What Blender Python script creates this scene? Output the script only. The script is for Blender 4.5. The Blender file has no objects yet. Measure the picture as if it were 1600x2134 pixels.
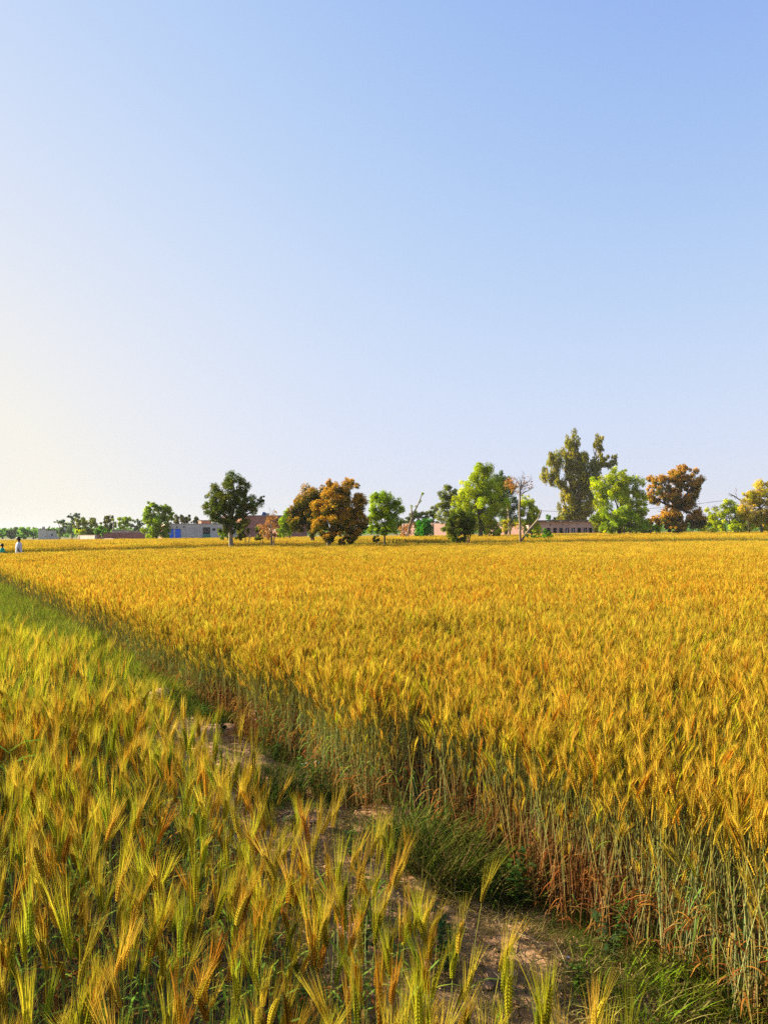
import bpy, math, random
import numpy as np
from mathutils import Vector, Matrix, noise
R = math.radians
SC = bpy.context.scene
COL = SC.collection

# ------------------------------------------------------------------ camera
F = 1604.0            # focal length in pixels of the 1600 x 2134 photograph
EYE = 1.95            # camera height in metres
def hy(px): return 1114.0 - 14.0 * px / 1600.0        # horizon row
def W(px, py, D): return Vector(((px - 800.0) / F * D, D, EYE + (hy(px) - py) / F * D))

cam = bpy.data.cameras.new('camera'); cam_o = bpy.data.objects.new('camera', cam); COL.objects.link(cam_o)
cam.sensor_fit = 'VERTICAL'; cam.sensor_height = 36.0; cam.lens = 36.0 * F / 2134.0
cam.shift_y = 40.0 / 2134.0
cam.clip_start = 0.05; cam.clip_end = 9000
cam_o.matrix_world = Matrix.Translation((0, 0, EYE)) @ Matrix.Rotation(R(90), 4, 'X') @ Matrix.Rotation(-math.atan(14 / 1600), 4, 'Z')
SC.camera = cam_o

# ------------------------------------------------------------------ sky, sun, exposure
SUN_AZ = R(-70)       # seen from above, left of the view direction (+Y)
SUN_EL = R(22)
wd = bpy.data.worlds.new('World'); SC.world = wd; wd.use_nodes = True
nt = wd.node_tree; nt.nodes.clear()
sky = nt.nodes.new('ShaderNodeTexSky'); sky.sky_type = 'NISHITA'; sky.sun_disc = False
sky.sun_elevation = SUN_EL; sky.sun_rotation = SUN_AZ
sky.air_density = 1.5; sky.dust_density = 0.6; sky.ozone_density = 5.0; sky.altitude = 0
EXPOSURE = 1.75
# the photograph holds its bright sky back: the whole sky goes through one shoulder curve, A x^g / (x^g + B)
sep = nt.nodes.new('ShaderNodeSeparateXYZ'); com = nt.nodes.new('ShaderNodeCombineXYZ'); nt.links.new(sky.outputs[0], sep.inputs[0])
def wmath(op, a, b):
    n = nt.nodes.new('ShaderNodeMath'); n.operation = op
    for i, v in enumerate((a, b)):
        if isinstance(v, (int, float)): n.inputs[i].default_value = v
        else: nt.links.new(v, n.inputs[i])
    return n.outputs[0]
for i, (A_, B_, g_) in enumerate(((0.745, 0.0164, 2.0), (0.797, 0.0138, 2.5), (1.735, 0.6773, 0.4))):
    x_ = wmath('POWER', wmath('MULTIPLY', sep.outputs[i], 0.13), g_)
    nt.links.new(wmath('MULTIPLY', wmath('DIVIDE', x_, wmath('ADD', x_, B_)), A_ / 0.13 / 2 ** EXPOSURE), com.inputs[i])
bg = nt.nodes.new('ShaderNodeBackground'); bg.inputs[1].default_value = 0.13
wo = nt.nodes.new('ShaderNodeOutputWorld')
# warm dust low in the sky towards the sun
sun_to = Vector((math.sin(SUN_AZ) * math.cos(SUN_EL), math.cos(SUN_AZ) * math.cos(SUN_EL), math.sin(SUN_EL)))
tc = nt.nodes.new('ShaderNodeTexCoord'); dp = nt.nodes.new('ShaderNodeVectorMath'); dp.operation = 'DOT_PRODUCT'; dp.inputs[1].default_value = sun_to
nt.links.new(tc.outputs['Generated'], dp.inputs[0]); sz_ = nt.nodes.new('ShaderNodeSeparateXYZ'); nt.links.new(tc.outputs['Generated'], sz_.inputs[0])
low = wmath('POWER', wmath('SUBTRACT', 1.0, wmath('MINIMUM', wmath('MAXIMUM', sz_.outputs[2], 0.0), 1.0)), 4.0)
dust = wmath('MINIMUM', wmath('MULTIPLY', 5.0, wmath('MULTIPLY', low, wmath('POWER', wmath('MAXIMUM', dp.outputs['Value'], 0.0), 3.5))), 0.85)
mxw = nt.nodes.new('ShaderNodeMix'); mxw.data_type = 'RGBA'; mxw.inputs['B'].default_value = tuple(c / 0.13 / 2 ** EXPOSURE for c in (0.95, 0.91, 0.79)) + (1,)
nt.links.new(dust, mxw.inputs['Factor']); nt.links.new(com.outputs[0], mxw.inputs['A'])
nt.links.new(mxw.outputs['Result'], bg.inputs[0]); nt.links.new(bg.outputs[0], wo.inputs[0])
sd = bpy.data.lights.new('sun', 'SUN'); sd.energy = 5.0; sd.angle = R(0.6); sd.color = (1.0, 0.88, 0.68)
so = bpy.data.objects.new('sun', sd); COL.objects.link(so)
so.rotation_euler = (-sun_to).to_track_quat('-Z', 'Y').to_euler(); so.location = (-30, 10, 40)
vs = SC.view_settings; vs.view_transform = 'Standard'; vs.look = 'None'; vs.exposure = EXPOSURE; vs.gamma = 1.0; vs.use_curve_mapping = False
cy = SC.cycles
cy.max_bounces = 4; cy.diffuse_bounces = 2; cy.glossy_bounces = 1; cy.transmission_bounces = 3; cy.volume_bounces = 0; cy.transparent_max_bounces = 4
cy.use_denoising = False; cy.denoiser = 'OPENIMAGEDENOISE'; cy.denoising_input_passes = 'RGB_ALBEDO_NORMAL'; cy.use_adaptive_sampling = False; cy.caustics_reflective = False; cy.caustics_refractive = False
cy.sample_clamp_indirect = 4.0

# ------------------------------------------------------------------ helpers
rng = np.random.default_rng(11); rnd = random.Random(5)

class MB:
    """collects vertices, faces and one colour per vertex"""
    def __init__(s): s.v = []; s.f = []; s.c = []
    def add(s, vs, fs, col):
        n = len(s.v); s.v += [tuple(p) for p in vs]
        s.f += [tuple(i + n for i in f) for f in fs]
        s.c += [tuple(col)] * len(vs) if not isinstance(col, list) else [tuple(c) for c in col]
    def tube(s, pts, rad, n=5, col=(1, 1, 1), cap=True):
        pts = [Vector(p) for p in pts]; vs = []; cs = []
        for i, p in enumerate(pts):
            t = (pts[min(i + 1, len(pts) - 1)] - pts[max(i - 1, 0)]).normalized()
            a = t.cross(Vector((0, 0, 1)) if abs(t.z) < 0.9 else Vector((0, 1, 0))).normalized(); b = t.cross(a)
            r = rad[i] if isinstance(rad, (list, tuple)) else rad
            for k in range(n):
                an = 2 * math.pi * k / n
                vs.append(p + a * (r * math.cos(an)) + b * (r * math.sin(an)))
                cs.append(col[i] if isinstance(col, list) else col)
        fs = [(i * n + k, i * n + (k + 1) % n, (i + 1) * n + (k + 1) % n, (i + 1) * n + k) for i in range(len(pts) - 1) for k in range(n)]
        if cap: fs += [tuple(range(n))[::-1], tuple((len(pts) - 1) * n + k for k in range(n))]
        s.add(vs, fs, cs)
    def box(s, x0, x1, y0, y1, z0, z1, col=(1, 1, 1)):
        vs = [(x, y, z) for z in (z0, z1) for y in (y0, y1) for x in (x0, x1)]
        s.add(vs, [(0, 2, 3, 1), (4, 5, 7, 6), (0, 1, 5, 4), (1, 3, 7, 5), (3, 2, 6, 7), (2, 0, 4, 6)], col)
    def strip(s, pts, wid, side, col, fold=0.0):
        """a leaf blade: a ribbon along pts, widths wid, side vector"""
        vs = []; cs = []
        for i, p in enumerate(pts):
            p = Vector(p); w = wid[i]
            vs += [p - side * w, p + side * w]
            c = col[i] if isinstance(col, list) else col
            cs += [c, c]
        s.add(vs, [(2 * i, 2 * i + 1, 2 * i + 3, 2 * i + 2) for i in range(len(pts) - 1)], cs)
    def join(s, o):
        n = len(s.v); s.v += o.v; s.c += o.c; s.f += [tuple(i + n for i in f) for f in o.f]
        return s
    def mesh(s, name, mat, smooth=False):
        me = bpy.data.meshes.new(name); me.from_pydata(s.v, [], s.f)
        a = me.color_attributes.new('Col', 'FLOAT_COLOR', 'POINT')
        a.data.foreach_set('color', np.hstack([np.array(s.c, dtype=np.float32).reshape(-1, 3), np.ones((len(s.v), 1), np.float32)]).ravel())
        me.materials.append(mat)
        if smooth: me.polygons.foreach_set('use_smooth', [True] * len(me.polygons))
        return me
    def build(s, name, mat, parent=None, smooth=False):
        return link(bpy.data.objects.new(name, s.mesh(name, mat, smooth)), parent)

def link(o, parent=None):
    COL.objects.link(o)
    if parent: o.parent = parent
    return o
def tag(o, label=None, cat=None, group=None, kind=None):
    for k, v in (('label', label), ('category', cat), ('group', group), ('kind', kind)):
        if v: o[k] = v
    return o
def empty(name, loc, label=None, cat=None, group=None, rz=0.0):
    o = link(bpy.data.objects.new(name, None)); o.location = loc; o.rotation_euler.z = rz; o.empty_display_size = 0.2
    return tag(o, label, cat, group)

# ------------------------------------------------------------------ materials
def nodes(name):
    m = bpy.data.materials.new(name); m.use_nodes = True; t = m.node_tree; t.nodes.clear()
    return m, t, t.nodes.new, t.links.new
def plant_mat(name, trans=0.4, var=0.35, hue=0.02, wn=None, gloss=0.0, val=1.0):
    """vertex colour, varied from plant to plant; light shines through thin leaves"""
    m, t, N, L = nodes(name)
    at = N('ShaderNodeAttribute'); at.attribute_name = 'Col'
    oi = N('ShaderNodeObjectInfo')
    hs = N('ShaderNodeHueSaturation')
    r1 = N('ShaderNodeMapRange'); r1.inputs[3].default_value = 0.5 - hue; r1.inputs[4].default_value = 0.5 + hue
    L(oi.outputs['Random'], r1.inputs[0]); L(r1.outputs[0], hs.inputs['Hue'])
    mu = N('ShaderNodeMath'); mu.operation = 'MULTIPLY'; mu.inputs[1].default_value = 7.31; L(oi.outputs['Random'], mu.inputs[0])
    fr = N('ShaderNodeMath'); fr.operation = 'FRACT'; L(mu.outputs[0], fr.inputs[0])
    r2 = N('ShaderNodeMapRange'); r2.inputs[3].default_value = val * (1 - var); r2.inputs[4].default_value = val * (1 + var)
    L(fr.outputs[0], r2.inputs[0]); L(r2.outputs[0], hs.inputs['Value'])
    L(at.outputs['Color'], hs.inputs['Color'])
    c = hs.outputs[0]
    if wn:                                   # patches of riper and greener crop, metres across
        sc, col2, amt = wn
        g = N('ShaderNodeNewGeometry'); no = N('ShaderNodeTexNoise'); no.inputs['Scale'].default_value = sc; no.inputs['Detail'].default_value = 3
        L(g.outputs['Position'], no.inputs['Vector'])
        r3 = N('ShaderNodeMapRange'); r3.inputs[1].default_value = 0.42; r3.inputs[2].default_value = 0.68; r3.inputs[4].default_value = amt; L(no.outputs[0], r3.inputs[0])
        mx = N('ShaderNodeMix'); mx.data_type = 'RGBA'; mx.blend_type = 'MULTIPLY'; mx.inputs['B'].default_value = (*col2, 1)
        L(r3.outputs[0], mx.inputs['Factor']); L(c, mx.inputs['A']); c = mx.outputs['Result']
    d = N('ShaderNodeBsdfDiffuse'); tr = N('ShaderNodeBsdfTranslucent'); mi = N('ShaderNodeMixShader'); mi.inputs[0].default_value = trans
    L(c, d.inputs[0]); L(c, tr.inputs[0]); L(d.outputs[0], mi.inputs[1]); L(tr.outputs[0], mi.inputs[2])
    out = mi.outputs[0]
    if gloss:
        gl = N('ShaderNodeBsdfGlossy'); gl.inputs['Roughness'].default_value = 0.45; gl.inputs[0].default_value = (0.9, 0.9, 0.8, 1)
        m2 = N('ShaderNodeMixShader'); m2.inputs[0].default_value = gloss; L(out, m2.inputs[1]); L(gl.outputs[0], m2.inputs[2]); out = m2.outputs[0]
    o = N('ShaderNodeOutputMaterial'); L(out, o.inputs[0])
    return m
def surf_mat(name, c1, c2, scale=3.0, rough=0.9, bump=0.0, brick=None, metal=0.0, detail=6):
    m, t, N, L = nodes(name)
    g = N('ShaderNodeTexCoord'); no = N('ShaderNodeTexNoise'); no.inputs['Scale'].default_value = scale; no.inputs['Detail'].default_value = detail
    L(g.outputs['Object'], no.inputs['Vector'])
    ra = N('ShaderNodeMapRange'); ra.inputs[1].default_value = 0.35; ra.inputs[2].default_value = 0.65; L(no.outputs[0], ra.inputs[0])
    c1 = tuple(q * 0.66 for q in c1); c2 = tuple(q * 0.66 for q in c2)
    mx = N('ShaderNodeMix'); mx.data_type = 'RGBA'; mx.inputs['A'].default_value = (*c1, 1); mx.inputs['B'].default_value = (*c2, 1); L(ra.outputs[0], mx.inputs['Factor'])
    c = mx.outputs['Result']
    if brick:
        sep = N('ShaderNodeSeparateXYZ'); L(g.outputs['Object'], sep.inputs[0]); cb = N('ShaderNodeCombineXYZ')
        ad = N('ShaderNodeMath'); L(sep.outputs[0], ad.inputs[0]); L(sep.outputs[1], ad.inputs[1])
        L(ad.outputs[0], cb.inputs[0]); L(sep.outputs[2], cb.inputs[1])
        br = N('ShaderNodeTexBrick'); br.inputs['Scale'].default_value = 1.0; br.inputs['Brick Width'].default_value = 0.23; br.inputs['Row Height'].default_value = 0.076
        br.inputs['Mortar Size'].default_value = 0.008; br.inputs['Mortar'].default_value = (*brick, 1); L(cb.outputs[0], br.inputs['Vector'])
        L(c, br.inputs['Color1']); h = N('ShaderNodeHueSaturation'); h.inputs['Value'].default_value = 0.72; L(c, h.inputs['Color']); L(h.outputs[0], br.inputs['Color2'])
        c = br.outputs[0]
    p = N('ShaderNodeBsdfPrincipled'); p.inputs['Roughness'].default_value = rough; p.inputs['Metallic'].default_value = metal
    p.inputs['Specular IOR Level'].default_value = 0.25
    L(c, p.inputs['Base Color'])
    if bump:
        b = N('ShaderNodeBump'); b.inputs['Strength'].default_value = bump; b.inputs['Distance'].default_value = 0.03
        n2 = N('ShaderNodeTexNoise'); n2.inputs['Scale'].default_value = scale * 6; n2.inputs['Detail'].default_value = 8; L(g.outputs['Object'], n2.inputs['Vector'])
        L(n2.outputs[0], b.inputs['Height']); L(b.outputs[0], p.inputs['Normal'])
    o = N('ShaderNodeOutputMaterial'); L(p.outputs[0], o.inputs[0])
    return m

M = {}
M['wheat'] = plant_mat('wheat', 0.40, 0.34, 0.018, wn=(0.22, (0.98, 0.86, 0.7), 0.55), val=0.80)
M['barley'] = plant_mat('barley', 0.42, 0.42, 0.022, val=0.84)
M['grass'] = plant_mat('grass', 0.40, 0.30, 0.02, val=0.66)
M['leaf'] = plant_mat('leaf', 0.45, 0.0, 0.0, val=1.0)
M['bark'] = surf_mat('bark', (0.20, 0.15, 0.10), (0.33, 0.26, 0.19), 4, 0.95, 0.5)
M['pale_bark'] = surf_mat('pale_bark', (0.28, 0.21, 0.13), (0.42, 0.33, 0.21), 4, 0.95, 0.4)
M['dark_bark'] = surf_mat('dark_bark', (0.09, 0.065, 0.045), (0.15, 0.11, 0.08), 4, 0.95, 0.4)
M['soil'] = surf_mat('soil', (0.60, 0.34, 0.155), (0.39, 0.21, 0.088), 2.2, 0.97, 0.9, detail=10)
M['field_soil'] = surf_mat('field_soil', (0.065, 0.042, 0.022), (0.04, 0.028, 0.015), 1.5, 0.97, 0.5, detail=8)  # soil colour darkened to deepen the shade between the stalks
M['far_ground'] = surf_mat('far_ground', (0.32, 0.25, 0.06), (0.16, 0.18, 0.05), 0.02, 0.97, 0.0, detail=3)
M['grey_wall'] = surf_mat('grey_wall', (0.90, 0.82, 0.70), (0.76, 0.69, 0.58), 0.7, 0.9)
M['brick_red'] = surf_mat('brick_red', (0.70, 0.27, 0.17), (0.56, 0.20, 0.12), 0.5, 0.9, brick=(0.46, 0.27, 0.20))
M['brick_pink'] = surf_mat('brick_pink', (0.86, 0.50, 0.38), (0.70, 0.38, 0.28), 0.6, 0.9, brick=(0.56, 0.38, 0.30))
M['plaster'] = surf_mat('plaster', (0.68, 0.56, 0.46), (0.56, 0.42, 0.33), 0.8, 0.9)
M['mud_pink'] = surf_mat('mud_pink', (0.95, 0.62, 0.48), (0.78, 0.48, 0.36), 0.6, 0.9)
M['blue_paint'] = surf_mat('blue_paint', (0.03, 0.27, 1.30), (0.03, 0.30, 1.38), 0.8, 0.5)
M['green_paint'] = surf_mat('green_paint', (0.10, 0.36, 0.26), (0.12, 0.42, 0.30), 0.8, 0.6)
M['white_paint'] = surf_mat('white_paint', (0.75, 0.74, 0.70), (0.66, 0.64, 0.60), 0.8, 0.7)
M['gap_shade'] = surf_mat('gap_shade', (0.03, 0.025, 0.02), (0.045, 0.035, 0.03), 0.8, 0.9)  # near-black colour standing in for the shade inside openings
M['slab'] = surf_mat('slab', (0.25, 0.21, 0.17), (0.18, 0.15, 0.12), 0.8, 0.95)
M['tank'] = surf_mat('tank', (0.02, 0.07, 0.25), (0.03, 0.09, 0.30), 0.8, 0.5)
M['concrete'] = surf_mat('concrete', (0.50, 0.44, 0.36), (0.40, 0.35, 0.28), 2.0, 0.9)
M['wire'] = surf_mat('wire', (0.06, 0.06, 0.07), (0.08, 0.08, 0.09), 2, 0.6)
M['skin'] = surf_mat('skin', (0.10, 0.05, 0.03), (0.12, 0.06, 0.04), 6, 0.7)
M['hair'] = surf_mat('hair', (0.010, 0.008, 0.007), (0.02, 0.016, 0.013), 20, 0.6)
M['white_cloth'] = surf_mat('white_cloth', (0.72, 0.78, 0.88), (0.64, 0.70, 0.82), 3, 0.95)
M['teal_cloth'] = surf_mat('teal_cloth', (0.01, 0.42, 0.30), (0.008, 0.34, 0.24), 3, 0.95)
M['petal'] = plant_mat('petal', 0.4, 0.05, 0.0)

# ------------------------------------------------------------------ ground, bund, fields layout
SL = 0.62                                             # the bund runs away to the left
def xc(y): return 0.85 - SL * (y - 3.04)              # middle of the bund
def wob(y, s): return 0.07 * math.sin(y * 1.7 + s) + 0.05 * math.sin(y * 4.1 + 2 * s)
def wheat_edge(y): return xc(y) + 0.33 + wob(y, 1) + 0.16 * noise.noise(Vector((y * 1.3, 4.4, 0)))
def barley_edge(y):
    off = np.interp(y, [0, 2.5, 4, 6, 8, 9.5, 11, 14], [1.18, 1.08, 0.97, 0.91, 0.88, 1.35, 2.2, 6.0])
    return xc(y) - off + wob(y, 4)
BND = [(-60, 30), (-21.5, 43), (-11.7, 58.5), (0, 63), (11.6, 66.6), (31.5, 64), (80, 58)]   # far edge of the near wheat field
def bnd(x): return float(np.interp(x, [p[0] for p in BND], [p[1] for p in BND]))
FAR2 = [(-120, 112), (-45, 122), (-12, 132), (0, 136), (20, 140), (40, 146), (90, 150)]
def far2(x): return float(np.interp(x, [p[0] for p in FAR2], [p[1] for p in FAR2]))

def sheet(name, xs, ys, zf, mat):
    mb = MB(); nx = len(xs)
    vs = [(x, y, zf(x, y)) for y in ys for x in xs]
    fs = [(j * nx + i, j * nx + i + 1, (j + 1) * nx + i + 1, (j + 1) * nx + i) for j in range(len(ys) - 1) for i in range(nx - 1)]
    mb.add(vs, fs, (1, 1, 1)); return mb.build(name, mat, smooth=True)
g = sheet('ground', [-3500, -300, -80, -20, 0, 20, 80, 300, 3500], [-60, -5, 5, 30, 80, 200, 600, 3800], lambda x, y: -0.012, M['far_ground']); tag(g, kind='structure')
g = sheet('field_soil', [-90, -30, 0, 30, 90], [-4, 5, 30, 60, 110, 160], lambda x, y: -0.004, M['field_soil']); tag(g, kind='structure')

def bund_z(u, y):
    """height of the bund's surface, u across it"""
    b = 0.09 * max(0.0, 1 - (abs(u + 0.22) / 0.85) ** 2.2)
    n = 0.06 * noise.noise(Vector((u * 2.3, y * 1.6, 0.3))) + 0.035 * noise.noise(Vector((u * 6, y * 5, 3.1))) + 0.018 * noise.noise(Vector((u * 17, y * 15, 7.7)))
    e = max(0.0, 1 - (abs(u + 0.22) / 1.15) ** 4)
    return (b + n * 1.2) * e - 0.03 * (1 - e)
def bund_top(x, y): return max(0.0, bund_z(x - xc(y), y))
mb = MB(); us = np.linspace(-1.35, 0.95, 64); ys = np.concatenate([np.linspace(1.6, 14, 330), np.linspace(14.2, 60, 120)])
vs = [(xc(y) + u, y, bund_z(u, y)) for y in ys for u in us]; nu = len(us)
mb.add(vs, [(j * nu + i, j * nu + i + 1, (j + 1) * nu + i + 1, (j + 1) * nu + i) for j in range(len(ys) - 1) for i in range(nu - 1)], (1, 1, 1))
tag(mb.build('earth_path', M['soil'], smooth=True), kind='structure')

# ------------------------------------------------------------------ cereal plants
def mixc(a, b, t): return tuple(a[i] * (1 - t) + b[i] * t for i in range(3))
BROWN = (0.38, 0.19, 0.065); TEAL = (0.31, 0.40, 0.165); STRAW = (0.52, 0.40, 0.11); OLIVE = (0.26, 0.27, 0.05)
TONES = {   # ear, awn base, awn tip, stem top
    'gold':   ((0.70, 0.49, 0.045), (0.76, 0.545, 0.050), (0.78, 0.54, 0.050), (0.42, 0.38, 0.06)),
    'orange': ((0.64, 0.34, 0.025), (0.68, 0.37, 0.025), (0.68, 0.30, 0.02), (0.42, 0.33, 0.06)),
    'green':  ((0.34, 0.40, 0.025), (0.38, 0.46, 0.025), (0.48, 0.46, 0.03), (0.22, 0.30, 0.07)),
    'lime':   ((0.50, 0.46, 0.022), (0.58, 0.54, 0.025), (0.66, 0.52, 0.03), (0.30, 0.35, 0.07)),
}
def cereal(r, H, ear, awn, fan, lean, tone, lod=0, leaves=2, nod=0.3, barley=False, aw=0.0006, dry=False, brown=None):
    """one stalk with its ear, awns and leaves; returns four MBs in plant space"""
    ec, ab, at_, sc = TONES[tone]
    if barley: ec, ab, at_ = [tuple(x * 0.84 for x in q) for q in (ec, ab, at_)]
    st, ea, aws, lf = MB(), MB(), MB(), MB()
    th = r.uniform(0, 2 * math.pi); d = Vector((math.cos(th), math.sin(th), 0))
    d = (d + Vector((0.35, 0.1, 0))).normalized()
    n = 7 if lod == 0 else (4 if lod == 1 else 2)
    pts = []; cols = []
    brown = r.uniform(0.25, 0.75) if brown is None else brown; mid = mixc(TEAL, STRAW, r.choice((0, 0, 0.1, 0.35, 0.8)))
    for i in range(n):
        t = i / (n - 1)
        pts.append(d * (lean * t * t * H) + Vector((0, 0, H * t * (1 - 0.25 * lean * t))))
        c = mixc(BROWN, mid, min(1, max(0, (t - brown * 0.6) / 0.25))) if t < 0.62 else mixc(mid, sc, min(1, (t - 0.62) / 0.3))
        cols.append(c)
    w = (0.0015 if barley else 0.0018) if lod == 0 else (0.0027 if lod == 1 else 0.005)
    st.tube(pts, [w * (1.25 - 0.5 * i / (n - 1)) for i in range(n)], 3 if lod < 2 else 3, cols, cap=False)
    # ear axis
    tan = (pts[-1] - pts[-2]).normalized(); p0 = pts[-1]
    side0 = tan.cross(Vector((math.cos(th + 1.1), math.sin(th + 1.1), 0.2))).normalized()
    def axis(t):
        dd = (tan + d * (nod * t)).normalized()
        return p0 + (tan + dd) * (0.5 * ear * t), (tan * (1 - t) + dd * (1 + t) * 0.7).normalized()
    ns = {0: 11, 1: 6, 2: 1}[lod]
    if lod < 2:
        for i in range(ns):
            t = (i + 0.3) / ns; q, ax = axis(t)
            sd = side0; fb = ax.cross(sd).normalized()
            prof = math.sin(math.pi * min(1, 0.22 + t * 0.72)) ** 0.6
            rows = ((1, 0), (-1, 0), (0, 1), (0, -1)) if (barley and lod == 0) else ((1, 0), (-1, 0))
            for k, (a, b) in enumerate(rows):
                off = (sd * a + fb * b) * (0.0042 * prof); stag = 0.5 * (k % 2) / ns * ear
                base = q + off * 0.5 + ax * stag
                L = ear / ns * (1.55 if lod == 0 else 1.7); wv = ((0.0043 if barley else 0.0048) if lod == 0 else 0.0060) * prof
                outd = (sd * a + fb * b)
                tip = base + ax * L + outd * (0.0055 * prof)
                mid = base + ax * (L * 0.45) + outd * (0.0035 * prof)
                e1 = sd if abs(a) < 0.5 else fb
                c2 = mixc(ec, (ec[0] * 0.55, ec[1] * 0.55, ec[2] * 0.5), 0.85)
                if lod == 0:
                    vs = [base, mid + e1 * wv, mid + outd * wv, mid - e1 * wv, mid - outd * wv * 0.3, tip]
                    ea.add(vs, [(0, 1, 2), (0, 2, 3), (0, 3, 4), (0, 4, 1), (5, 2, 1), (5, 3, 2), (5, 4, 3), (5, 1, 4)], [c2, ec, ec, ec, c2, ec])
                else:
                    vs = [base, mid + e1 * wv, mid + outd * wv, mid - e1 * wv, tip]
                    ea.add(vs, [(0, 1, 2), (0, 2, 3), (4, 2, 1), (4, 3, 2)], [c2, ec, ec, ec, ec])
                na = 1 if (lod or not barley or r.random() < 0.62) else 0
                for _ in range(na):
                    f = fan * (0.35 + 0.65 * (1 - t)) * r.uniform(0.6, 1.35)
                    dirn = (ax + outd * f + sd * r.gauss(0, fan * 0.35) + fb * r.gauss(0, fan * 0.35)).normalized()
                    al = awn * (1.0 - 0.35 * t) * r.uniform(0.8, 1.15)
                    pe = dirn.cross(Vector((r.gauss(0, 1), r.gauss(0, 1), r.gauss(0, 1)))).normalized()
                    wa = aw if lod == 0 else aw * 2.1
                    mm = tip + dirn * (al * 0.55); en = tip + dirn * al + outd * (al * 0.10 * fan * 3)
                    aws.add([tip - pe * wa, tip + pe * wa, mm + pe * wa * 0.75, mm - pe * wa * 0.75, en],
                            [(0, 1, 2, 3), (3, 2, 4)], [ab, ab, mixc(ab, at_, 0.5), mixc(ab, at_, 0.5), at_])
    else:
        q, ax = axis(0.0); q2, _ = axis(1.0); sd = side0; fb = ax.cross(sd).normalized(); m_ = (q + q2) * 0.5
        wv = 0.010
        ea.add([q, m_ + sd * wv, m_ + fb * wv, m_ - sd * wv, m_ - fb * wv, q2],
               [(0, 1, 2), (0, 2, 3), (0, 3, 4), (0, 4, 1), (5, 2, 1), (5, 3, 2), (5, 4, 3), (5, 1, 4)], ec)
        for _ in range(4):
            dirn = (ax + sd * r.gauss(0, fan) + fb * r.gauss(0, fan)).normalized(); pe = dirn.cross(Vector((r.gauss(0, 1), r.gauss(0, 1), 0.1))).normalized()
            b0 = q + (q2 - q) * r.uniform(0.2, 0.9); aws.add([b0 - pe * 0.004, b0 + pe * 0.004, b0 + dirn * awn * 1.3], [(0, 1, 2)], [ab, ab, at_])
    for k in range(leaves):
        hgt = r.uniform(0.08, 0.62) * H if dry else (r.uniform(0.2, 0.7) * H if k else r.uniform(0.45, 0.8) * H)
        t = hgt / H; b0 = d * (lean * t * t * H) + Vector((0, 0, hgt)); an = r.uniform(0, 2 * math.pi)
        o = Vector((math.cos(an), math.sin(an), 0)); sdv = Vector((-o.y, o.x, 0))
        Ln = r.uniform(0.10, 0.22) * (1.0 if dry else 1.35); up = r.uniform(0.4, 1.2); dr = r.uniform(0.5, 1.6)
        ps = []; ws = []
        nn = 5 if lod == 0 else 3
        for i in range(nn):
            s_ = i / (nn - 1); ps.append(b0 + o * (Ln * s_ * 0.8) + Vector((0, 0, Ln * (up * s_ - dr * s_ * s_)))); ws.append((0.0045 if lod == 0 else 0.006) * (1 - s_ ** 2.2) * (0.7 + 0.6 * s_) + 0.0003)
        if t < 0.5: c = r.choice([(0.42, 0.17, 0.035), (0.34, 0.14, 0.03), (0.45, 0.26, 0.08)])
        else: c = r.choice([(0.24, 0.38, 0.04), (0.30, 0.40, 0.05), (0.42, 0.30, 0.06), (0.17, 0.30, 0.05)])
        lf.strip(ps, ws, sdv, c)
    return st, ea, aws, lf

def joined(parts):
    m = MB()
    for p in parts: m.join(p)
    return m
def proto_collection(name, meshes):
    """plant models used by a crop; this collection is not part of the scene"""
    c = bpy.data.collections.new(name)
    for i, me in enumerate(meshes): c.objects.link(bpy.data.objects.new('%s_%03d' % (name, i), me))
    return c
def scatter(name, coll, P, rot, scl, idx, label, cat, mat=None):
    me = bpy.data.meshes.new(name); P = np.asarray(P, np.float32); n = len(P)
    me.vertices.add(n); me.vertices.foreach_set('co', P.ravel())
    for nm, ty, dat, key in (('rot', 'FLOAT_VECTOR', rot, 'vector'), ('scl', 'FLOAT_VECTOR', scl, 'vector'), ('pick', 'INT', idx, 'value')):
        a = me.attributes.new(nm, ty, 'POINT'); a.data.foreach_set(key, np.asarray(dat, np.int32 if ty == 'INT' else np.float32).ravel())
    ng = bpy.data.node_groups.new(name, 'GeometryNodeTree')
    ng.interface.new_socket('Geometry', in_out='INPUT', socket_type='NodeSocketGeometry'); ng.interface.new_socket('Geometry', in_out='OUTPUT', socket_type='NodeSocketGeometry')
    N = ng.nodes.new; L = ng.links.new
    gi = N('NodeGroupInput'); go = N('NodeGroupOutput'); ip = N('GeometryNodeInstanceOnPoints'); ci = N('GeometryNodeCollectionInfo')
    ci.inputs['Collection'].default_value = coll; ci.inputs['Separate Children'].default_value = True; ci.inputs['Reset Children'].default_value = True
    L(gi.outputs[0], ip.inputs['Points']); L(ci.outputs[0], ip.inputs['Instance']); ip.inputs['Pick Instance'].default_value = True
    for nm, ty, sock in (('rot', 'FLOAT_VECTOR', 'Rotation'), ('scl', 'FLOAT_VECTOR', 'Scale'), ('pick', 'INT', 'Instance Index')):
        na = N('GeometryNodeInputNamedAttribute'); na.data_type = ty; na.inputs['Name'].default_value = nm
        L(na.outputs[0], ip.inputs[sock])
    L(ip.outputs[0], go.inputs[0])
    if mat: me.materials.append(mat)
    o = link(bpy.data.objects.new(name, me)); md = o.modifiers.new('plants', 'NODES'); md.node_group = ng
    return tag(o, label, cat, kind='stuff')

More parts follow.
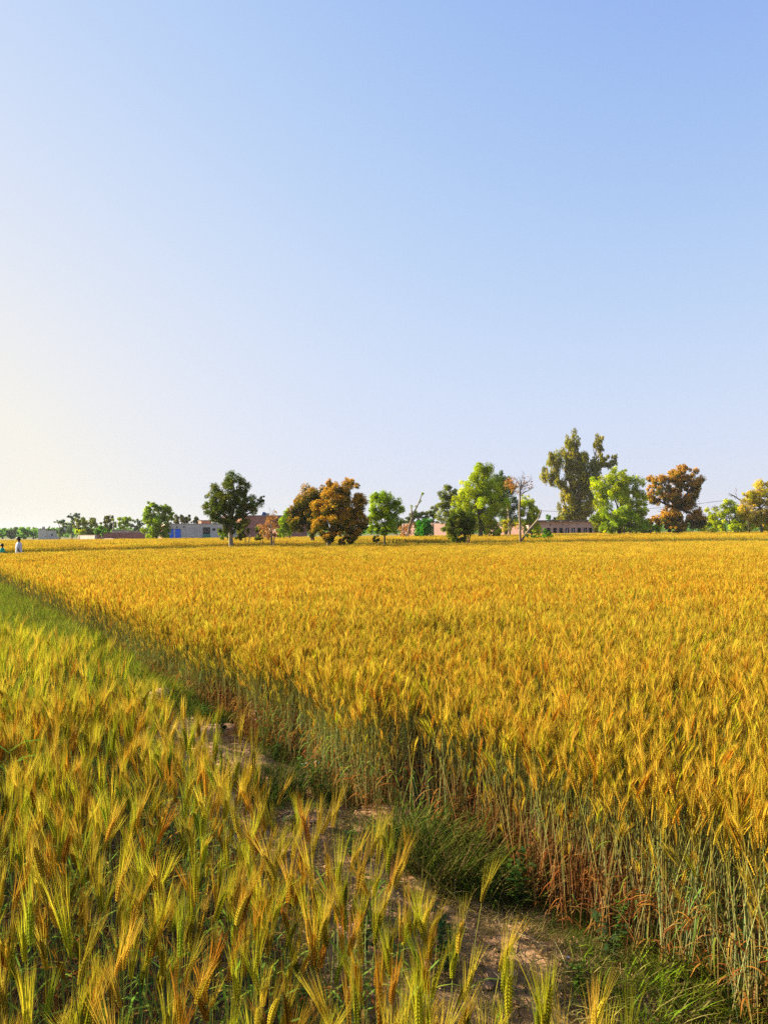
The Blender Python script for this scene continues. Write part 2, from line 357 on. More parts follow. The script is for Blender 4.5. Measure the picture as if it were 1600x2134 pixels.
# plant models -------------------------------------------------------------
r = random.Random(3)
def wheat_args(r, lod):
    tone = r.choices(['gold', 'orange', 'lime'], [0.74, 0.12, 0.14])[0]
    return dict(H=r.uniform(0.71, 0.81), ear=r.uniform(0.085, 0.11), awn=r.uniform(0.055, 0.075), fan=0.22, lean=r.uniform(0.02, 0.16), tone=tone,
                lod=lod, leaves=r.choice((1, 1, 2)) if lod == 0 else (1 if lod == 1 else 0), nod=r.uniform(0.05, 0.6), aw=0.0008 if lod == 0 else 0.0007, dry=True)
def barley_args(r, lod, tones=('gold', 'orange', 'green', 'lime'), wts=(0.42, 0.33, 0.11, 0.14)):
    tone = r.choices(tones, wts)[0]
    return dict(H=r.uniform(0.55, 0.70), ear=r.uniform(0.07, 0.095), awn=r.uniform(0.12, 0.17), fan=0.105, lean=r.uniform(0.02, 0.13), tone=tone,
                lod=lod, leaves=2, nod=r.uniform(0.05, 0.6), barley=True, aw=0.00044)
WT = ['gold', 'gold', 'lime', 'gold', 'gold', 'orange', 'gold', 'gold']
W0a = [dict(wheat_args(r, 0), tone=WT[k % 8], brown=r.uniform(0.6, 1.0) if k < 8 else r.uniform(-0.1, 0.3)) for k in range(16)]; W0 = [cereal(r, **a) for a in W0a]
W1 = [cereal(r, **dict(wheat_args(r, 1), tone=(WT[1:6] + ['gold'])[k % 6], brown=r.uniform(0.5, 0.9) if k < 6 else r.uniform(-0.1, 0.25))) for k in range(12)]
def clump(r, n, rad, lod, fn):
    m = MB()
    for _ in range(n):
        q = joined(cereal(r, **fn(r, lod))); a = r.uniform(0, 6.283); s = rad * math.sqrt(r.random()); hz = r.uniform(0.93, 1.06)
        q.v = [(x + s * math.cos(a), y + s * math.sin(a), z * hz) for x, y, z in q.v]; m.join(q)
    return m
W2 = [clump(r, 14, 0.28, 2, wheat_args) for _ in range(8)]
W3 = [clump(r, 60, 0.75, 2, wheat_args) for _ in range(6)]
wheat_meshes = [joined(p).mesh('wheat', M['wheat']) for p in W0 + W1] + [m.mesh('wheat', M['wheat']) for m in W2 + W3]
CW = proto_collection('wheat_models', wheat_meshes)
B0 = [(k, cereal(r, **a)) for k, a in [(a['tone'], a) for a in (dict(barley_args(r, 0), tone=['gold', 'lime', 'orange', 'gold', 'green', 'gold', 'lime', 'orange', 'gold', 'lime'][k % 10]) for k in range(20))]]
B1 = [cereal(r, **barley_args(r, 1, ('gold', 'lime', 'green', 'orange'), (0.35, 0.35, 0.2, 0.1))) for _ in range(12)]
CB = proto_collection('barley_models', [joined(p).mesh('barley', M['barley']) for _, p in B0] + [joined(p).mesh('barley', M['barley']) for p in B1])

def in_view(x, y, m=1.6): return abs(x) < 0.5 * y + m

# near wheat field ----------------------------------------------------------
def field_points(y0, y1, dens, ok, margin=1.6):
    xs = 0.5 * y1 + margin; n = int(dens * (y1 - y0) * 2 * xs)
    X = rng.uniform(-xs, xs, n); Y = rng.uniform(y0, y1, n)
    k = np.abs(X) < 0.5 * Y + margin; X, Y = X[k], Y[k]
    k = np.array([ok(x, y) for x, y in zip(X, Y)], bool)
    return np.stack([X[k], Y[k]], 1)
VW = np.vectorize(wheat_edge)
def okw(x, y): return x > wheat_edge(y) and y < bnd(x)
def okedge(x, y): return wheat_edge(y) < x < wheat_edge(y) + 0.55
bands = [(1.9, 6.0, 430, 0), (6.0, 11.0, 430, 0), (11.0, 18, 290, 1), (18, 30, 190, 1), (30, 48, 17, 2), (48, 72, 11, 2)]
PP, RR, SS, II = [], [], [], []
near_wheat = []
for y0, y1, dn, lod in bands:
    p = field_points(y0, y1, dn, okw); n = len(p)
    if y1 < 19: p = np.concatenate([p, field_points(y0, y1, 330 if lod == 0 else 200, okedge)])      # thick along the edge
    n = len(p)
    if lod == 0:      # thin spots and bare gaps
        keep = np.array([noise.noise(Vector((a * 2.2, b * 2.2, 5))) > -0.42 or rng.random() < 0.35 for a, b in p]); p = p[keep]; n = len(p)
    z = np.zeros(n)
    hn = np.array([1 + 0.09 * noise.noise(Vector((a * 0.7, b * 0.7, 1))) + 0.05 * noise.noise(Vector((a * 2.5, b * 2.5, 9))) for a, b in p])
    dist = p[:, 0] - np.array([wheat_edge(b) for b in p[:, 1]])
    hn *= np.where((dist < 0.3) & (rng.random(n) < 0.5), rng.uniform(0.55, 1.0, n), 1.0)      # shorter stalks along the edge
    wx = np.array([noise.noise(Vector((a * 0.35, b * 0.35, 15))) for a, b in p]); wy = np.array([noise.noise(Vector((a * 0.35, b * 0.35, 25))) for a, b in p])
    tilt = rng.normal(0, 0.065 if lod < 2 else 0.03, (n, 2)) * np.where(dist < 0.3, 1.15, 1.0)[:, None] + 0.14 * np.column_stack([wx, wy]) * (lod < 2)
    bz = np.array([noise.noise(Vector((a * 0.9, b * 0.9, 41))) for a, b in p]) + np.interp(p[:, 1], [3, 5.5, 8, 11], [-0.18, 0.0, -0.14, -0.5]) + rng.normal(0, 0.12, n) > 0.0
    PP.append(np.column_stack([p, z])); RR.append(np.column_stack([tilt, rng.uniform(0, 6.283, n) if lod == 2 else rng.normal(0, 1.4, n)]))
    s = hn * rng.normal(1, 0.055, n); SS.append(np.column_stack([np.ones(n), np.ones(n), s]) if lod == 2 else np.column_stack([s, s, s]))
    II.append({0: rng.integers(0, 8, n) + np.where(bz, 0, 8), 1: rng.integers(16, 22, n) + np.where(bz, 0, 6), 2: rng.integers(28, 36, n)}[lod])
PP, RR, SS, II = map(np.concatenate, (PP, RR, SS, II))
# the wheat stalks nearest the camera along the path are things of their own
dcam = np.hypot(PP[:, 0], PP[:, 1]); edge = PP[:, 0] - VW(PP[:, 1])
cand = np.where((II < 16) & (np.abs(PP[:, 0]) < 0.5 * PP[:, 1] + 0.02) & (edge < 0.9) & (PP[:, 1] > 2.6))[0]
pick_w = cand[np.argsort(dcam[cand] + 0.6 * edge[cand])][:260]
mask = np.ones(len(PP), bool); mask[pick_w] = False
scatter('wheat_crop', CW, PP[mask], RR[mask], SS[mask], II[mask], 'ripening golden wheat filling the large field right of the earth path', 'wheat')

# second wheat field, beyond the line of trees -------------------------------
def ok2(x, y): return bnd(x) + 4.5 + (1.5 if x < -8 else 0) < y < far2(x)
p = field_points(44, 152, 1.3, ok2, 6); n = len(p)
sz = np.interp(p[:, 0], [-40, -5, 10, 60], [1.20, 1.24, 1.30, 1.40]) * rng.normal(1, 0.05, n)
scatter('far_wheat_crop', CW, np.column_stack([p, np.zeros(n)]), np.column_stack([np.zeros((n, 2)), rng.uniform(0, 6.283, n)]),
        np.column_stack([np.ones(n) * 1.25, np.ones(n) * 1.25, sz]), rng.integers(36, 42, n), 'yellow wheat of the second field behind the row of trees', 'wheat')

# barley field, left foreground ----------------------------------------------
def okb(x, y): return x < barley_edge(y) + rng.exponential(0.05) * (rng.random() < 0.5) and y < 13.5
PB, RB, SB, IB = [], [], [], []
for y0, y1, dn, lod in [(1.0, 3.0, 250, 0), (3.0, 6.0, 265, 0), (6.0, 13.6, 240, 1)]:
    p = field_points(y0, y1, dn, okb); n = len(p)
    keep = np.array([noise.noise(Vector((a * 2.6, b * 2.6, 2))) > -0.18 or rng.random() < 0.4 for a, b in p]); p = p[keep]; n = len(p)
    hn = np.array([1.02 + 0.13 * noise.noise(Vector((a * 0.9, b * 0.9, 4))) for a, b in p])
    PB.append(np.column_stack([p, np.array([bund_top(a, b) for a, b in p]) * 0.8])); RB.append(np.column_stack([rng.normal(0, 0.06, (n, 2)), rng.normal(0.2, 1.5, n)]))
    s = hn * rng.normal(1, 0.08, n); SB.append(np.column_stack([s, s, s]))
    gx = np.array([noise.noise(Vector((a * 0.8, b * 0.8, 11))) for a, b in p])
    IB.append(rng.integers(0, 20, n) if lod == 0 else rng.integers(20, 32, n))
PB, RB, SB, IB = map(np.concatenate, (PB, RB, SB, IB))
dcam = np.hypot(PB[:, 0], PB[:, 1])
cand = np.where((IB < 20) & (np.abs(PB[:, 0]) < 0.5 * PB[:, 1] + 0.02) & (PB[:, 1] > 1.75))[0]
pick_b = cand[np.argsort(dcam[cand])][:290]
mask = np.ones(len(PB), bool); mask[pick_b] = False; mask &= ~((PB[:, 1] < 1.7))
scatter('barley_crop', CB, PB[mask], RB[mask], SB[mask], IB[mask], 'bearded green and golden barley filling the field left of the earth path', 'barley')

# single plants in the foreground, each with its own parts ---------------------
def part_meshes(models, nm, mat):
    out = []
    for p in models:
        out.append([q.mesh(nm + '_' + k, mat) if q.v else None for k, q in zip(('stem', 'ear', 'awns', 'leaves'), p)])
    return out
PMW = part_meshes(W0, 'wheat', M['wheat']); PMB = part_meshes([p for _, p in B0], 'barley', M['barley'])
def single(kind, pm, loc, rot, scl, label, cat, group):
    e = empty(kind, loc, label, cat, group); e.rotation_euler = rot; e.scale = scl
    link(bpy.data.objects.new('stem', pm[0]), e); ear = link(bpy.data.objects.new('ear', pm[1]), e)
    link(bpy.data.objects.new('awns', pm[2]), ear)
    if pm[3]: link(bpy.data.objects.new('leaves', pm[3]), e)
def ear_px(p, h):
    D = p[1]; return 800 + F * p[0] / D, hy(800) + F * (EYE - h) / D
TN = {'gold': 'golden', 'orange': 'orange-tinged', 'green': 'green', 'lime': 'yellow-green'}
for i in pick_b:
    p = PB[i]; x_, y_ = ear_px(p, 0.7 * SB[i, 2]); tone = TN[B0[IB[i]][0]]
    zone = 'in the bottom left corner' if x_ < 330 else ('left of the middle at the bottom' if x_ < 620 else ('at the bottom middle' if x_ < 850 else 'at the right tip of the barley beside the path'))
    row = 'frontmost ' if y_ > 1980 else ('second-row ' if y_ > 1850 else 'farther ')
    tone = ('tall ' if SB[i, 2] > 1.08 else ('short ' if SB[i, 2] < 0.94 else '')) + tone
    single('barley_plant', PMB[IB[i]], p, RB[i], SB[i], '%s%s bearded barley plant %s' % (row, tone, zone), 'barley', 'single barley plants in the foreground')
for i in pick_w:
    p = PP[i]; x_, y_ = ear_px(p, 0.75 * SS[i, 2])
    h = 'short' if SS[i, 2] < 0.80 else ('mid-height' if SS[i, 2] < 0.95 else 'tall'); h += ' ' + TN[W0a[II[i]]['tone']]; ed = p[0] - wheat_edge(p[1])
    zone = ('outermost ' if ed < 0.12 else ('second-row ' if ed < 0.3 else 'inner ')) + 'wheat stalk ' + ('at the right edge of the frame' if x_ > 1470 else ('right of the bright green grass clump' if x_ > 1320 else ('right of the bare earth in the foreground' if x_ > 1150 else 'along the path edge behind the tall grass')))
    single('wheat_plant', PMW[II[i]], p, RR[i], SS[i], '%s %s' % (h, zone), 'wheat', 'single wheat plants along the path')

# ------------------------------------------------------------------ grass and weeds on the path
def blade_set(r, n, rad, h0, h1, cols, w=0.0016, bend=0.6, upright=0.7):
    m = MB()
    for _ in range(n):
        a = r.uniform(0, 6.283); s = rad * math.sqrt(r.random()); b0 = Vector((s * math.cos(a), s * math.sin(a), -0.01))
        an = r.uniform(0, 6.283); o = Vector((math.cos(an), math.sin(an), 0)) * (1 - upright) + Vector((math.cos(a), math.sin(a), 0)) * 0.25 * s / max(rad, .01)
        h = r.uniform(h0, h1); k = r.uniform(0.3, 1) * bend; sdv = Vector((-math.sin(an), math.cos(an), 0))
        ps = [b0 + o * (h * t) + Vector((math.cos(an), math.sin(an), 0)) * (h * k * t * t) + Vector((0, 0, h * (t - 0.35 * k * t * t))) for t in (0, 0.35, 0.7, 1)]
        c = r.choice(cols); v = r.uniform(0.75, 1.25); c = tuple(x * v for x in c)
        m.strip(ps, [w, w * 1.0, w * 0.7, 0.0002], sdv, c)
        if r.random() < 0.5:                       # side leaflets of creeping grass
            q = ps[r.choice((1, 2))]; a2 = r.uniform(0, 6.283); o2 = Vector((math.cos(a2), math.sin(a2), r.uniform(0.1, 0.9))).normalized(); ln = r.uniform(0.25, 0.5) * h
            s2 = o2.cross(Vector((0, 0, 1))).normalized(); m.strip([q, q + o2 * ln * 0.6, q + o2 * ln - Vector((0, 0, ln * .15))], [w * 0.8, w * 0.8, 0.0002], s2, c)
    return m
GR = [(0.12, 0.19, 0.02), (0.16, 0.23, 0.025), (0.10, 0.16, 0.025), (0.22, 0.22, 0.04)]
GL = [(0.24, 0.34, 0.02), (0.30, 0.38, 0.02), (0.19, 0.28, 0.02), (0.38, 0.36, 0.05)]
GD = [(0.42, 0.30, 0.11), (0.34, 0.23, 0.08), (0.30, 0.28, 0.06)]
r = random.Random(9)
g_meshes = [blade_set(r, 34, 0.09, 0.05, 0.14, GR).mesh('g', M['grass']) for _ in range(4)] + [blade_set(r, 34, 0.09, 0.06, 0.15, GL).mesh('g', M['grass']) for _ in range(4)] + \
           [blade_set(r, 22, 0.10, 0.03, 0.08, GD, bend=1.4, upright=0.3).mesh('g', M['grass']) for _ in range(3)]
CG = proto_collection('grass_models', g_meshes)
def gcover(y, u):
    """how grassy the path is"""
    far = np.interp(y, [2, 3.2, 4.2, 5.6, 7.0, 8.0, 9.3, 10.5, 13, 30], [0.20, -0.12, -0.15, -0.05, -0.05, 0.10, 0.30, 0.70, 0.9, 1.0])
    e = np.interp(u, [-1.2, -0.9, -0.45, 0.0, 0.3, 0.6], [0.5, 0.25, -0.12, 0.0, 0.32, 0.5])
    return far + e * 0.7 + 0.55 * noise.noise(Vector((u * 1.6, y * 1.1, 21)))
pts, pk, sc = [], [], []
for _ in range(26000):
    y = 2.0 + 26 * rng.random() ** 1.7; lo = -1.2 if y < 9 else -(barley_edge(y) * -1 + xc(y)) - 0.4
    u = rng.uniform(min(lo, -1.2), 0.62); c = gcover(y, u)
    if y > 7.5 and u > 0.0: c += 0.3
    c -= 0.45 * max(0.0, noise.noise(Vector((u * 1.9, y * 1.3, 71))) - 0.1)
    if rng.random() < c * 0.7:
        lt = noise.noise(Vector((u * 0.9, y * 0.7, 33))) + np.interp(y, [2, 3, 4, 8, 12], [0.5, -0.1, -0.5, 0.1, 0.6]) > 0
        pts.append((xc(y) + u, y, bund_top(xc(y) + u, y))); pk.append(int(rng.integers(4, 8) if lt else rng.integers(0, 4))); sc.append(rng.uniform(0.6, 1.25) * np.interp(y, [2, 7, 9, 12], [0.8, 0.9, 1.5, 2.0]) * (1.25 if u > 0 and y > 7 else 1.0) * (1.0 + 0.75 * noise.noise(Vector((u * 2.4, y * 2.0, 61)))))
    elif rng.random() < 0.2 and y < 9:
        pts.append((xc(y) + u, y, bund_top(xc(y) + u, y))); pk.append(int(rng.integers(8, 11))); sc.append(rng.uniform(0.5, 1.1))
n = len(pts); sc = np.array(sc)
scatter('path_grass', CG, pts, np.column_stack([rng.normal(0, .1, (n, 2)), rng.uniform(0, 6.28, n)]), np.column_stack([sc] * 3), pk,
        'short green creeping grass covering the earth path between the crops', 'grass')

def P0(px, py):
    """the point of flat ground seen at that place"""
    D = EYE * F / (py - hy(px)); return (px - 800) / F * D, D
def tuft(px, py, n, rad, h0, h1, cols, label, w=0.0018, bend=0.7, up=0.75, name='grass_clump', cat='grass clump'):
    x, y = P0(px, py); cols = cols + [(0.34, 0.26, 0.08)]; m = blade_set(random.Random(px * 7 + py), int(n * 0.5), rad, h0, h1, cols, w * 1.7, bend * 1.1, up - 0.12)
    o = m.build(name, M['grass']); o.location = (x, y, bund_top(x, y)); tag(o, label, cat, 'grass clumps on the path'); return o
tuft(395, 1478, 900, 0.32, 0.12, 0.30, GL, 'bright green grass clump to the right of the bare soil mound')
tuft(330, 1420, 700, 0.34, 0.10, 0.26, GL, 'bright green grass clump behind the bare soil mound')
tuft(175, 1350, 600, 0.40, 0.10, 0.26, GL, 'low spreading light grass clump at the far left of the path')
tuft(120, 1332, 380, 0.28, 0.18, 0.34, GR, 'dark green grass clump at the far left end of the path')
tuft(235, 1385, 500, 0.34, 0.10, 0.24, GL, 'light grass clump in the far half of the path')
tuft(690, 1668, 420, 0.16, 0.08, 0.20, GR, 'small dark grass clump in front of the reddish wheat stems')
tuft(770, 1800, 420, 0.22, 0.06, 0.14, GR, 'flat dark grass clump in the middle of the path')
tuft(935, 1850, 900, 0.25, 0.18, 0.42, GR, 'tall bushy dark green grass clump against the wheat at mid path', w=0.002, up=0.85)
tuft(1010, 1885, 600, 0.18, 0.15, 0.36, GR, 'bushy dark green grass clump right of the tallest clump', w=0.002, up=0.85)
tuft(860, 1800, 500, 0.18, 0.15, 0.34, GR, 'bushy dark green grass clump left of the tallest clump', w=0.002, up=0.85)
tuft(1440, 2110, 750, 0.20, 0.10, 0.26, GL, 'bright green grass clump at the foot of the wheat in the lower right')
tuft(1300, 2120, 500, 0.24, 0.05, 0.14, GL, 'low yellow-green grass clump in the lower right of the path')
tuft(1560, 2090, 420, 0.16, 0.12, 0.28, GR, 'dark grass clump at the right edge of the frame')
tuft(570, 1690, 480, 0.18, 0.12, 0.34, GR, 'dark leafy grass clump at the barley edge of the path', w=0.0026)
tuft(1180, 2125, 300, 0.2, 0.04, 0.12, GD, 'dry straw-coloured grass clump at the bottom of the path', bend=1.2)

def weed(px, py, h, label, flower=None, col=(0.14, 0.26, 0.035), n=16, leaf=0.03, base=None, nf=2):
    """an upright broad-leaved weed"""
    rr = random.Random(px + py); x, y = P0(px, py) if base is None else base
    e = empty('flowering_weed' if flower else 'leafy_weed', (x, y, bund_top(x, y)), label, 'weed', 'weeds along the path'); st, lf, fl = MB(), MB(), MB()
    for k in range(5):
        a = rr.uniform(0, 6.28); q = Vector((math.cos(a), math.sin(a), 0)); hh = h * rr.uniform(0.65, 1.0); sp = rr.uniform(0.1, 0.4)
        ps = [q * (sp * hh * t * t) + Vector((0, 0, hh * t)) for t in (0, .3, .6, 1)]; st.tube(ps, [0.0022, 0.0018, 0.0014, 0.0008], 4, (0.16, 0.24, 0.06))
        for j in range(n):
            t = rr.uniform(0.15, 1); b0 = q * (sp * hh * t * t) + Vector((0, 0, hh * t)); an = rr.uniform(0, 6.28); o = Vector((math.cos(an), math.sin(an), rr.uniform(-.2, .7))).normalized()
            s_ = o.cross(Vector((0, 0, 1))).normalized(); L_ = leaf * rr.uniform(0.6, 1.3); c = tuple(z * rr.uniform(.75, 1.3) for z in col)
            lf.strip([b0, b0 + o * L_ * .35, b0 + o * L_ * .75 - Vector((0, 0, L_ * .1)), b0 + o * L_ - Vector((0, 0, L_ * .25))], [0.001, L_ * .2, L_ * .16, .0005], s_, c)
        if flower and k < nf:
            for j in range(2 if nf > 1 else 1):
                c0 = ps[-1] + Vector((rr.gauss(0, .014), rr.gauss(0, .014), rr.uniform(-.03, .02)))
                for m_ in range(5):
                    an = m_ * 1.2566; o = Vector((math.cos(an), math.sin(an), .25)); s_ = Vector((-o.y, o.x, 0)); fl.strip([c0, c0 + o * .004, c0 + o * .007], [.001, .003, .001], s_, flower)
    st.build('stem', M['grass'], e); lf.build('leaves', M['grass'], e)
    if flower: fl.build('flowers', M['petal'], e)
weed(625, 1690, 0.36, 'pale green weed with small white flower heads on the path', (0.75, 0.78, 0.62), n=10)
weed(545, 1600, 0.40, 'leafy pale green weed with pink flowers by the dark wheat edge', (0.80, 0.55, 0.55))
weed(1290, 1985, 0.30, 'climbing weed with pale pink flowers among the right wheat stems', (0.85, 0.62, 0.60))
weed(1195, 2110, 0.14, 'small broad-leaved weed with one white flower at the bottom of the path', (0.85, 0.82, 0.80), n=9, nf=1)
weed(0, 0, 0.80, 'dark green leafy weed rising between the wheat ears left of centre', base=(-0.75, 9.6), col=(0.08, 0.19, 0.04), n=20, leaf=0.06)
weed(0, 1, 0.80, 'bluish green leafy weed among wheat just right of the dark one', base=(-0.2, 9.7), col=(0.10, 0.22, 0.06), n=20, leaf=0.06)
weed(0, 2, 0.82, 'dark green weed in the wheat near the middle of the photo', base=(0.66, 7.0), col=(0.06, 0.18, 0.04), n=12, leaf=0.05)
weed(0, 3, 0.86, 'small green weed standing in the golden wheat far right of centre', base=(2.3, 12.0), col=(0.14, 0.26, 0.04), n=14, leaf=0.06)

wr = random.Random(44)
for k_ in range(34):          # leafy weeds along the barley side of the path
    y_ = wr.uniform(3.2, 9.0); u_ = -wr.uniform(0.35, 0.85) if k_ % 3 else wr.uniform(0.05, 0.32)
    wh = wr.uniform(0.14, 0.36); where = 'in the near third' if y_ < 4.6 else ('at the middle' if y_ < 6.6 else 'in the far half')
    weed(0, 100 + k_, wh, '%s dark leafy weed at the %s side %s of the earth path' % ('tall' if wh > 0.27 else ('small' if wh < 0.2 else 'knee-low'), 'barley' if k_ % 3 else 'wheat', where), base=(xc(y_) + u_, y_), col=wr.choice([(0.10, 0.17, 0.03), (0.14, 0.22, 0.04), (0.09, 0.15, 0.04)]), n=12, leaf=wr.uniform(0.03, 0.06))

def green_blades(base, label, h=0.6, n=5, seed=1):
    rr = random.Random(seed); m = MB()
    for k in range(n):
        an = rr.uniform(0, 6.28) if n > 1 else 0.2; o = Vector((math.cos(an), math.sin(an) * .4, 0)); s_ = Vector((o.y, -o.x, 0)).normalized() * .5 + Vector((0, 0, .5)); Ln = rr.uniform(.2, .32)
        b0 = Vector((0, 0, h * rr.uniform(.6, 1)))
        m.strip([Vector((0, 0, 0)), b0], [.0018, .0018], Vector((1, 0, 0)), (0.12, 0.25, 0.05))
        m.strip([b0 + o * (Ln * t) + Vector((0, 0, Ln * (.9 * t - 1.1 * t * t))) for t in (0, .25, .5, .75, 1)], [.003, .006, .0065, .0045, .0005], s_, (0.20, 0.40, 0.04))
    o = m.build('leafy_shoot', M['grass']); o.location = (*base, 0); tag(o, label, 'shoot')
green_blades((-0.62, 2.75), 'long green leaf blades bending over among the barley at lower middle', .66, 4, 3)
green_blades((0.38, 2.05), 'bright green leaf blades at the bottom right tip of the barley', .58, 5, 5)
green_blades((-1.15, 2.7), 'green leaf blades low in the bottom left barley', .6, 3, 8)
green_blades((-2.05, 4.2), 'arching green leaf blades at the left edge of the barley', .78, 6, 11)
green_blades((1.75, 3.9), 'green leaf blades among the wheat at the right frame edge', .5, 4, 13)

# soil mounds and clods
def lump(name, px, py, sx, sy, sz, label, cat, seed, base=None):
    x, y = P0(px, py) if base is None else base; vs, fs = [], []; nu_, nv = 20, 9
    for j in range(nv + 1):
        ph = (j / nv) * math.pi * 0.5
        for i in range(nu_):
            an = 2 * math.pi * i / nu_; d = Vector((math.cos(an) * math.cos(ph), math.sin(an) * math.cos(ph), math.sin(ph)))
            k = 1 + 0.35 * noise.noise(d * 1.6 + Vector((seed, 0, 0))) + 0.12 * noise.noise(d * 5 + Vector((0, seed, 0)))
            vs.append((d.x * sx * k, d.y * sy * k, d.z * sz * k - 0.02))
    fs = [(j * nu_ + i, j * nu_ + (i + 1) % nu_, (j + 1) * nu_ + (i + 1) % nu_, (j + 1) * nu_ + i) for j in range(nv) for i in range(nu_)]
    m = MB(); m.add(vs, fs, (1, 1, 1)); o = m.build(name, M['soil'], smooth=True); o.location = (x, y, max(0.0, bund_top(x, y) - 0.02)); o.rotation_euler.z = seed
    return tag(o, label, cat)
lump('soil_mound', 348, 1478, 0.44, 0.30, 0.13, 'rounded bare soil mound lit by the sun in the path', 'soil mound', 1.3)
lump('soil_mound', 300, 1446, 0.36, 0.26, 0.08, 'lower bare soil mound just behind the rounded one', 'soil mound', 2.7)
lump('soil_mound', 425, 1540, 0.40, 0.28, 0.08, 'bare soil mound in shade beside the dark wheat corner', 'soil mound', 4.1)
lump('soil_mound', 800, 1715, 0.28, 0.18, 0.10, 'trodden soil hump under the reddish wheat stems', 'soil mound', 5.6)
lump('soil_clod', 455, 1517, 0.06, 0.05, 0.07, 'pale clod of soil resting on the shaded mound', 'clod', 3.3)
lump('soil_clod', 1060, 1935, 0.07, 0.05, 0.05, 'pale clod at the foot of the wheat on the bare path', 'clod', 6.1)
lump('soil_clod', 1005, 1905, 0.05, 0.05, 0.04, 'small clod left of the pale clod on the bare path', 'clod', 7.7)

# crumbs of soil and straw lying on the path
r = random.Random(21); lit = []
for _ in range(5):
    m = MB(); vs = []
    for d in [(0, 0, 1), (1, 0, .2), (.3, .95, .15), (-.8, .6, .25), (-.85, -.5, .15), (.25, -.95, .2), (0, 0, -.6)]: k = r.uniform(.7, 1.25); vs.append(tuple(.016 * k * q for q in d))
    m.add(vs, [(0, 1 + i, 1 + (i + 1) % 5) for i in range(5)] + [(6, 1 + (i + 1) % 5, 1 + i) for i in range(5)], (1, 1, 1)); lit.append(m.mesh('crumb', M['soil']))
for _ in range(5):
    m = MB(); a = r.uniform(-.4, .4); ln = r.uniform(.04, .11); m.tube([(-ln, 0, .004), (0, a * .02, .009), (ln, a * .05, .005)], .0013, 4, r.choice([(0.62, 0.44, 0.20), (0.50, 0.32, 0.13), (0.56, 0.46, 0.22)])); lit.append(m.mesh('straw', M['grass']))
CL = proto_collection('litter_models', lit); pts, pk, sc = [], [], []
for _ in range(7000):
    y = 2.0 + 9 * rng.random() ** 1.5; u = rng.uniform(-1.1, 0.5); st_ = rng.random() < 0.42 + 0.4 * noise.noise(Vector((u * 2, y * 2, 8)))
    pts.append((xc(y) + u, y, bund_top(xc(y) + u, y) + 0.002)); pk.append(int(rng.integers(5, 10) if st_ else rng.integers(0, 5))); sc.append(rng.uniform(0.7, 1.3) if st_ else rng.uniform(0.2, 1.0) + (rng.random() < 0.06) * 1.2)
n = len(pts); sc = np.array(sc)
scatter('path_litter', CL, pts, np.column_stack([rng.normal(0, .15, (n, 2)), rng.uniform(0, 6.28, n)]), np.column_stack([sc] * 3), pk, 'soil crumbs and broken straw strewn over the bare path', 'litter')

# grass strip between the two wheat fields
pts = []
for _ in range(9000):
    x = rng.uniform(-30, 42); y = bnd(x) + rng.uniform(0.3, 4.6)
    if in_view(x, y, 3): pts.append((x, y, 0))
n = len(pts); sc = rng.uniform(6, 8.8, n)
scatter('boundary_grass', CG, pts, np.column_stack([np.zeros((n, 2)), rng.uniform(0, 6.28, n)]), np.column_stack([sc, sc, sc * 1.0]), rng.integers(0, 4, n), 'rough dark grass between the two wheat fields under the trees', 'grass')
#__PART2__
# ------------------------------------------------------------------ trees
def quads(name, V, C, mat, parent=None):
    """leaf faces: V is n x 4 x 3, C is n x 3"""
    n = len(V); me = bpy.data.meshes.new(name)
    me.vertices.add(4 * n); me.vertices.foreach_set('co', np.asarray(V, np.float32).ravel())
    me.loops.add(4 * n); me.loops.foreach_set('vertex_index', np.arange(4 * n, dtype=np.int32))
    me.polygons.add(n); me.polygons.foreach_set('loop_start', np.arange(0, 4 * n, 4, dtype=np.int32)); me.polygons.foreach_set('loop_total', np.full(n, 4, np.int32))
    me.update(calc_edges=True)
    a = me.color_attributes.new('Col', 'FLOAT_COLOR', 'POINT')
    cc = np.ones((n, 4, 4), np.float32); cc[:, :, :3] = np.asarray(C, np.float32)[:, None, :]; a.data.foreach_set('color', cc.ravel())
    me.materials.append(mat); return link(bpy.data.objects.new(name, me), parent)
def unit(v): return v / np.maximum(np.linalg.norm(v, axis=-1, keepdims=True), 1e-6)
def leaf_quads(g, c, nrm, L, asp, droop=0.0):
    """rhombic leaves at c facing nrm"""
    n = len(c); t = unit(np.cross(nrm, g.normal(size=(n, 3))))
    if droop: t = unit(t * (1 - droop) + np.array([0, 0, -1.0]) * droop * 1.5); 
    b = unit(np.cross(nrm, t)); L = (L * g.uniform(0.6, 1.35, n))[:, None]
    return np.stack([c - t * L * .5, c + b * L * asp * .5, c + t * L * .5, c - b * L * asp * .5], 1)
